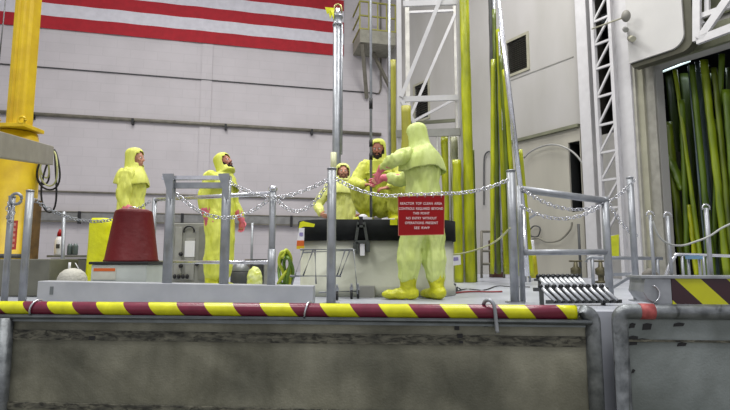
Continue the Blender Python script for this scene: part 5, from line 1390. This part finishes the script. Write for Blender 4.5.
def standing(**k):
    J = dict(hipL=(.095, 0, .92), hipR=(-.095, 0, .92), knL=(.11, .02, .50), knR=(-.11, .02, .50), anL=(.11, -.02, .10), anR=(-.11, -.02, .10),
             toeL=(.14, .14, .05), toeR=(-.14, .14, .05), shL=(.185, 0, 1.41), shR=(-.185, 0, 1.41), elL=(.25, -.03, 1.13), elR=(-.25, -.03, 1.13),
             wrL=(.25, .08, .89), wrR=(-.25, .08, .89), fiL=(.24, .11, .75), fiR=(-.24, .11, .75), pnL=(-1, 0, 0), pnR=(1, 0, 0), thL=(0, 1, 0), thR=(0, 1, 0),
             neck=(0, -.01, 1.49), head=(0, .03, 1.635))
    J.update(k); return J
S1 = suit_mat('lime coverall cloth', (222, 226, 116), (206, 210, 84))
S2 = suit_mat('bright lime coverall cloth', (222, 227, 104), (204, 210, 70))
S3 = suit_mat('pale lime coverall cloth', (228, 232, 146), (212, 217, 110))
S5 = suit_mat('soft green coverall cloth', (208, 222, 140), (190, 206, 110))

# worker at the left, seen from the side
Y1 = 6.1; x1 = P(128.5, 260, Y1).x
person('person in a lime hooded coverall standing behind the red bucket, looking right', (x1, Y1, 0), (1, .12), standing(
    elR=(-.24, -.02, 1.12), wrR=(-.24, .07, .90), fiR=(-.22, .10, .76), elL=(.24, -.02, 1.12), wrL=(.24, .06, .90), fiL=(.22, .09, .76)), (1, -.08), .04, S1, M_skin, None, True, seed=1.3)
# bearded worker looking up
Y2 = 6.2; x2 = P(218.5, 260, Y2).x
person('bearded person in a lime coverall with pink gloves, head tilted up, behind the gate frame', (x2, Y2, 0), (1, -.35), standing(
    head=(0, .045, 1.60), neck=(0, -.01, 1.47), shL=(.185, -.01, 1.39), shR=(-.185, -.01, 1.39), elR=(-.25, -.07, 1.12), wrR=(-.22, -.03, .90), fiR=(-.20, .0, .74), elL=(.25, .03, 1.13), wrL=(.24, .16, .90), fiL=(.22, .18, .74)), (1, -.40), .42, S2, M_skin2, M_beard, True, seed=4.1)
# worker behind the drum facing us
Y3 = 7.12; x3 = P(342.5, 260, Y3).x
person('person with a reddish beard in a pale lime coverall facing the camera behind the drum', (x3, Y3, 0), (.05, -1), standing(
    head=(0, .035, 1.635), elR=(-.36, .02, 1.17), wrR=(-.30, .20, 1.02), fiR=(-.24, .30, .98), elL=(.33, .0, 1.17), wrL=(.27, .17, 1.02), fiL=(.2, .27, .98)), (.15, -1), .12, S3, M_skin, M_beard2, False, seed=7.7)
# worker crouching on the drum
Y4 = 6.28; x4 = P(382, 260, Y4).x
zc = zT
person('dark-bearded person crouching on top of the drum behind the slim rod', (x4, Y4, zc), (-.28, -1), dict(
    hipL=(.10, -.10, .26), hipR=(-.10, -.10, .26), knL=(.24, .22, .46), knR=(-.24, .22, .46), anL=(.17, .08, .10), anR=(-.17, .08, .10), toeL=(.22, .22, .05), toeR=(-.22, .22, .05),
    shL=(.19, .10, .74), shR=(-.19, .10, .74), elL=(.30, .24, .52), elR=(-.30, .24, .50), wrL=(.16, .38, .42), wrR=(-.10, .40, .46), fiL=(.06, .44, .40), fiR=(.0, .46, .46), pnL=(-.2, -.3, -1), pnR=(0, -.3, -1), thL=(-1, 0, .3), thR=(1, 0, .3),
    neck=(0, .11, .80), head=(.0, .18, .935), curl=.9), (-.25, -1), -.22, S2, M_skin2, M_beard, False, seed=9.2, cape_len=.10)
# standing worker seen from behind, reaching left
Y5 = 5.02; x5 = P(424, 260, Y5).x
F5 = (-.62, .78)
person('tall person in a soft green coverall seen from behind the red sign, reaching left', (x5, Y5, 0), F5, standing(
    hipL=(.10, 0, .93), hipR=(-.10, 0, .93), anL=(.13, .10, .10), anR=(-.12, -.06, .10), knL=(.125, .07, .50), knR=(-.12, -.01, .50), toeL=(.24, .22, .05), toeR=(-.16, .12, .05),
    shL=(.20, .03, 1.43), shR=(-.20, .03, 1.43), elL=(.25, .22, 1.24), wrL=(.26, .40, 1.36) , fiL=(.27, .52, 1.24),
    elR=(-.16, .28, 1.22), wrR=(.02, .44, 1.16), fiR=(.10, .55, 1.10), pnL=(-1, 0, -.3), pnR=(1, 0, -.3), thL=(0, .3, 1), thR=(0, .3, 1), neck=(0, .02, 1.51), head=(.01, .08, 1.655), gaunt=.17,
    w_elL=P(397, 159, 4.80), w_wrL=P(382, 168, 4.95), w_fiL=P(372, 184, 5.05), w_elR=P(402, 180, 5.30), w_wrR=P(384, 177.5, 5.38), w_fiR=P(369, 184, 5.40)), (-.66, .75), -.22, S5, M_skin, None, True, seed=12.4, cape_len=.20, suit_w=1.06)
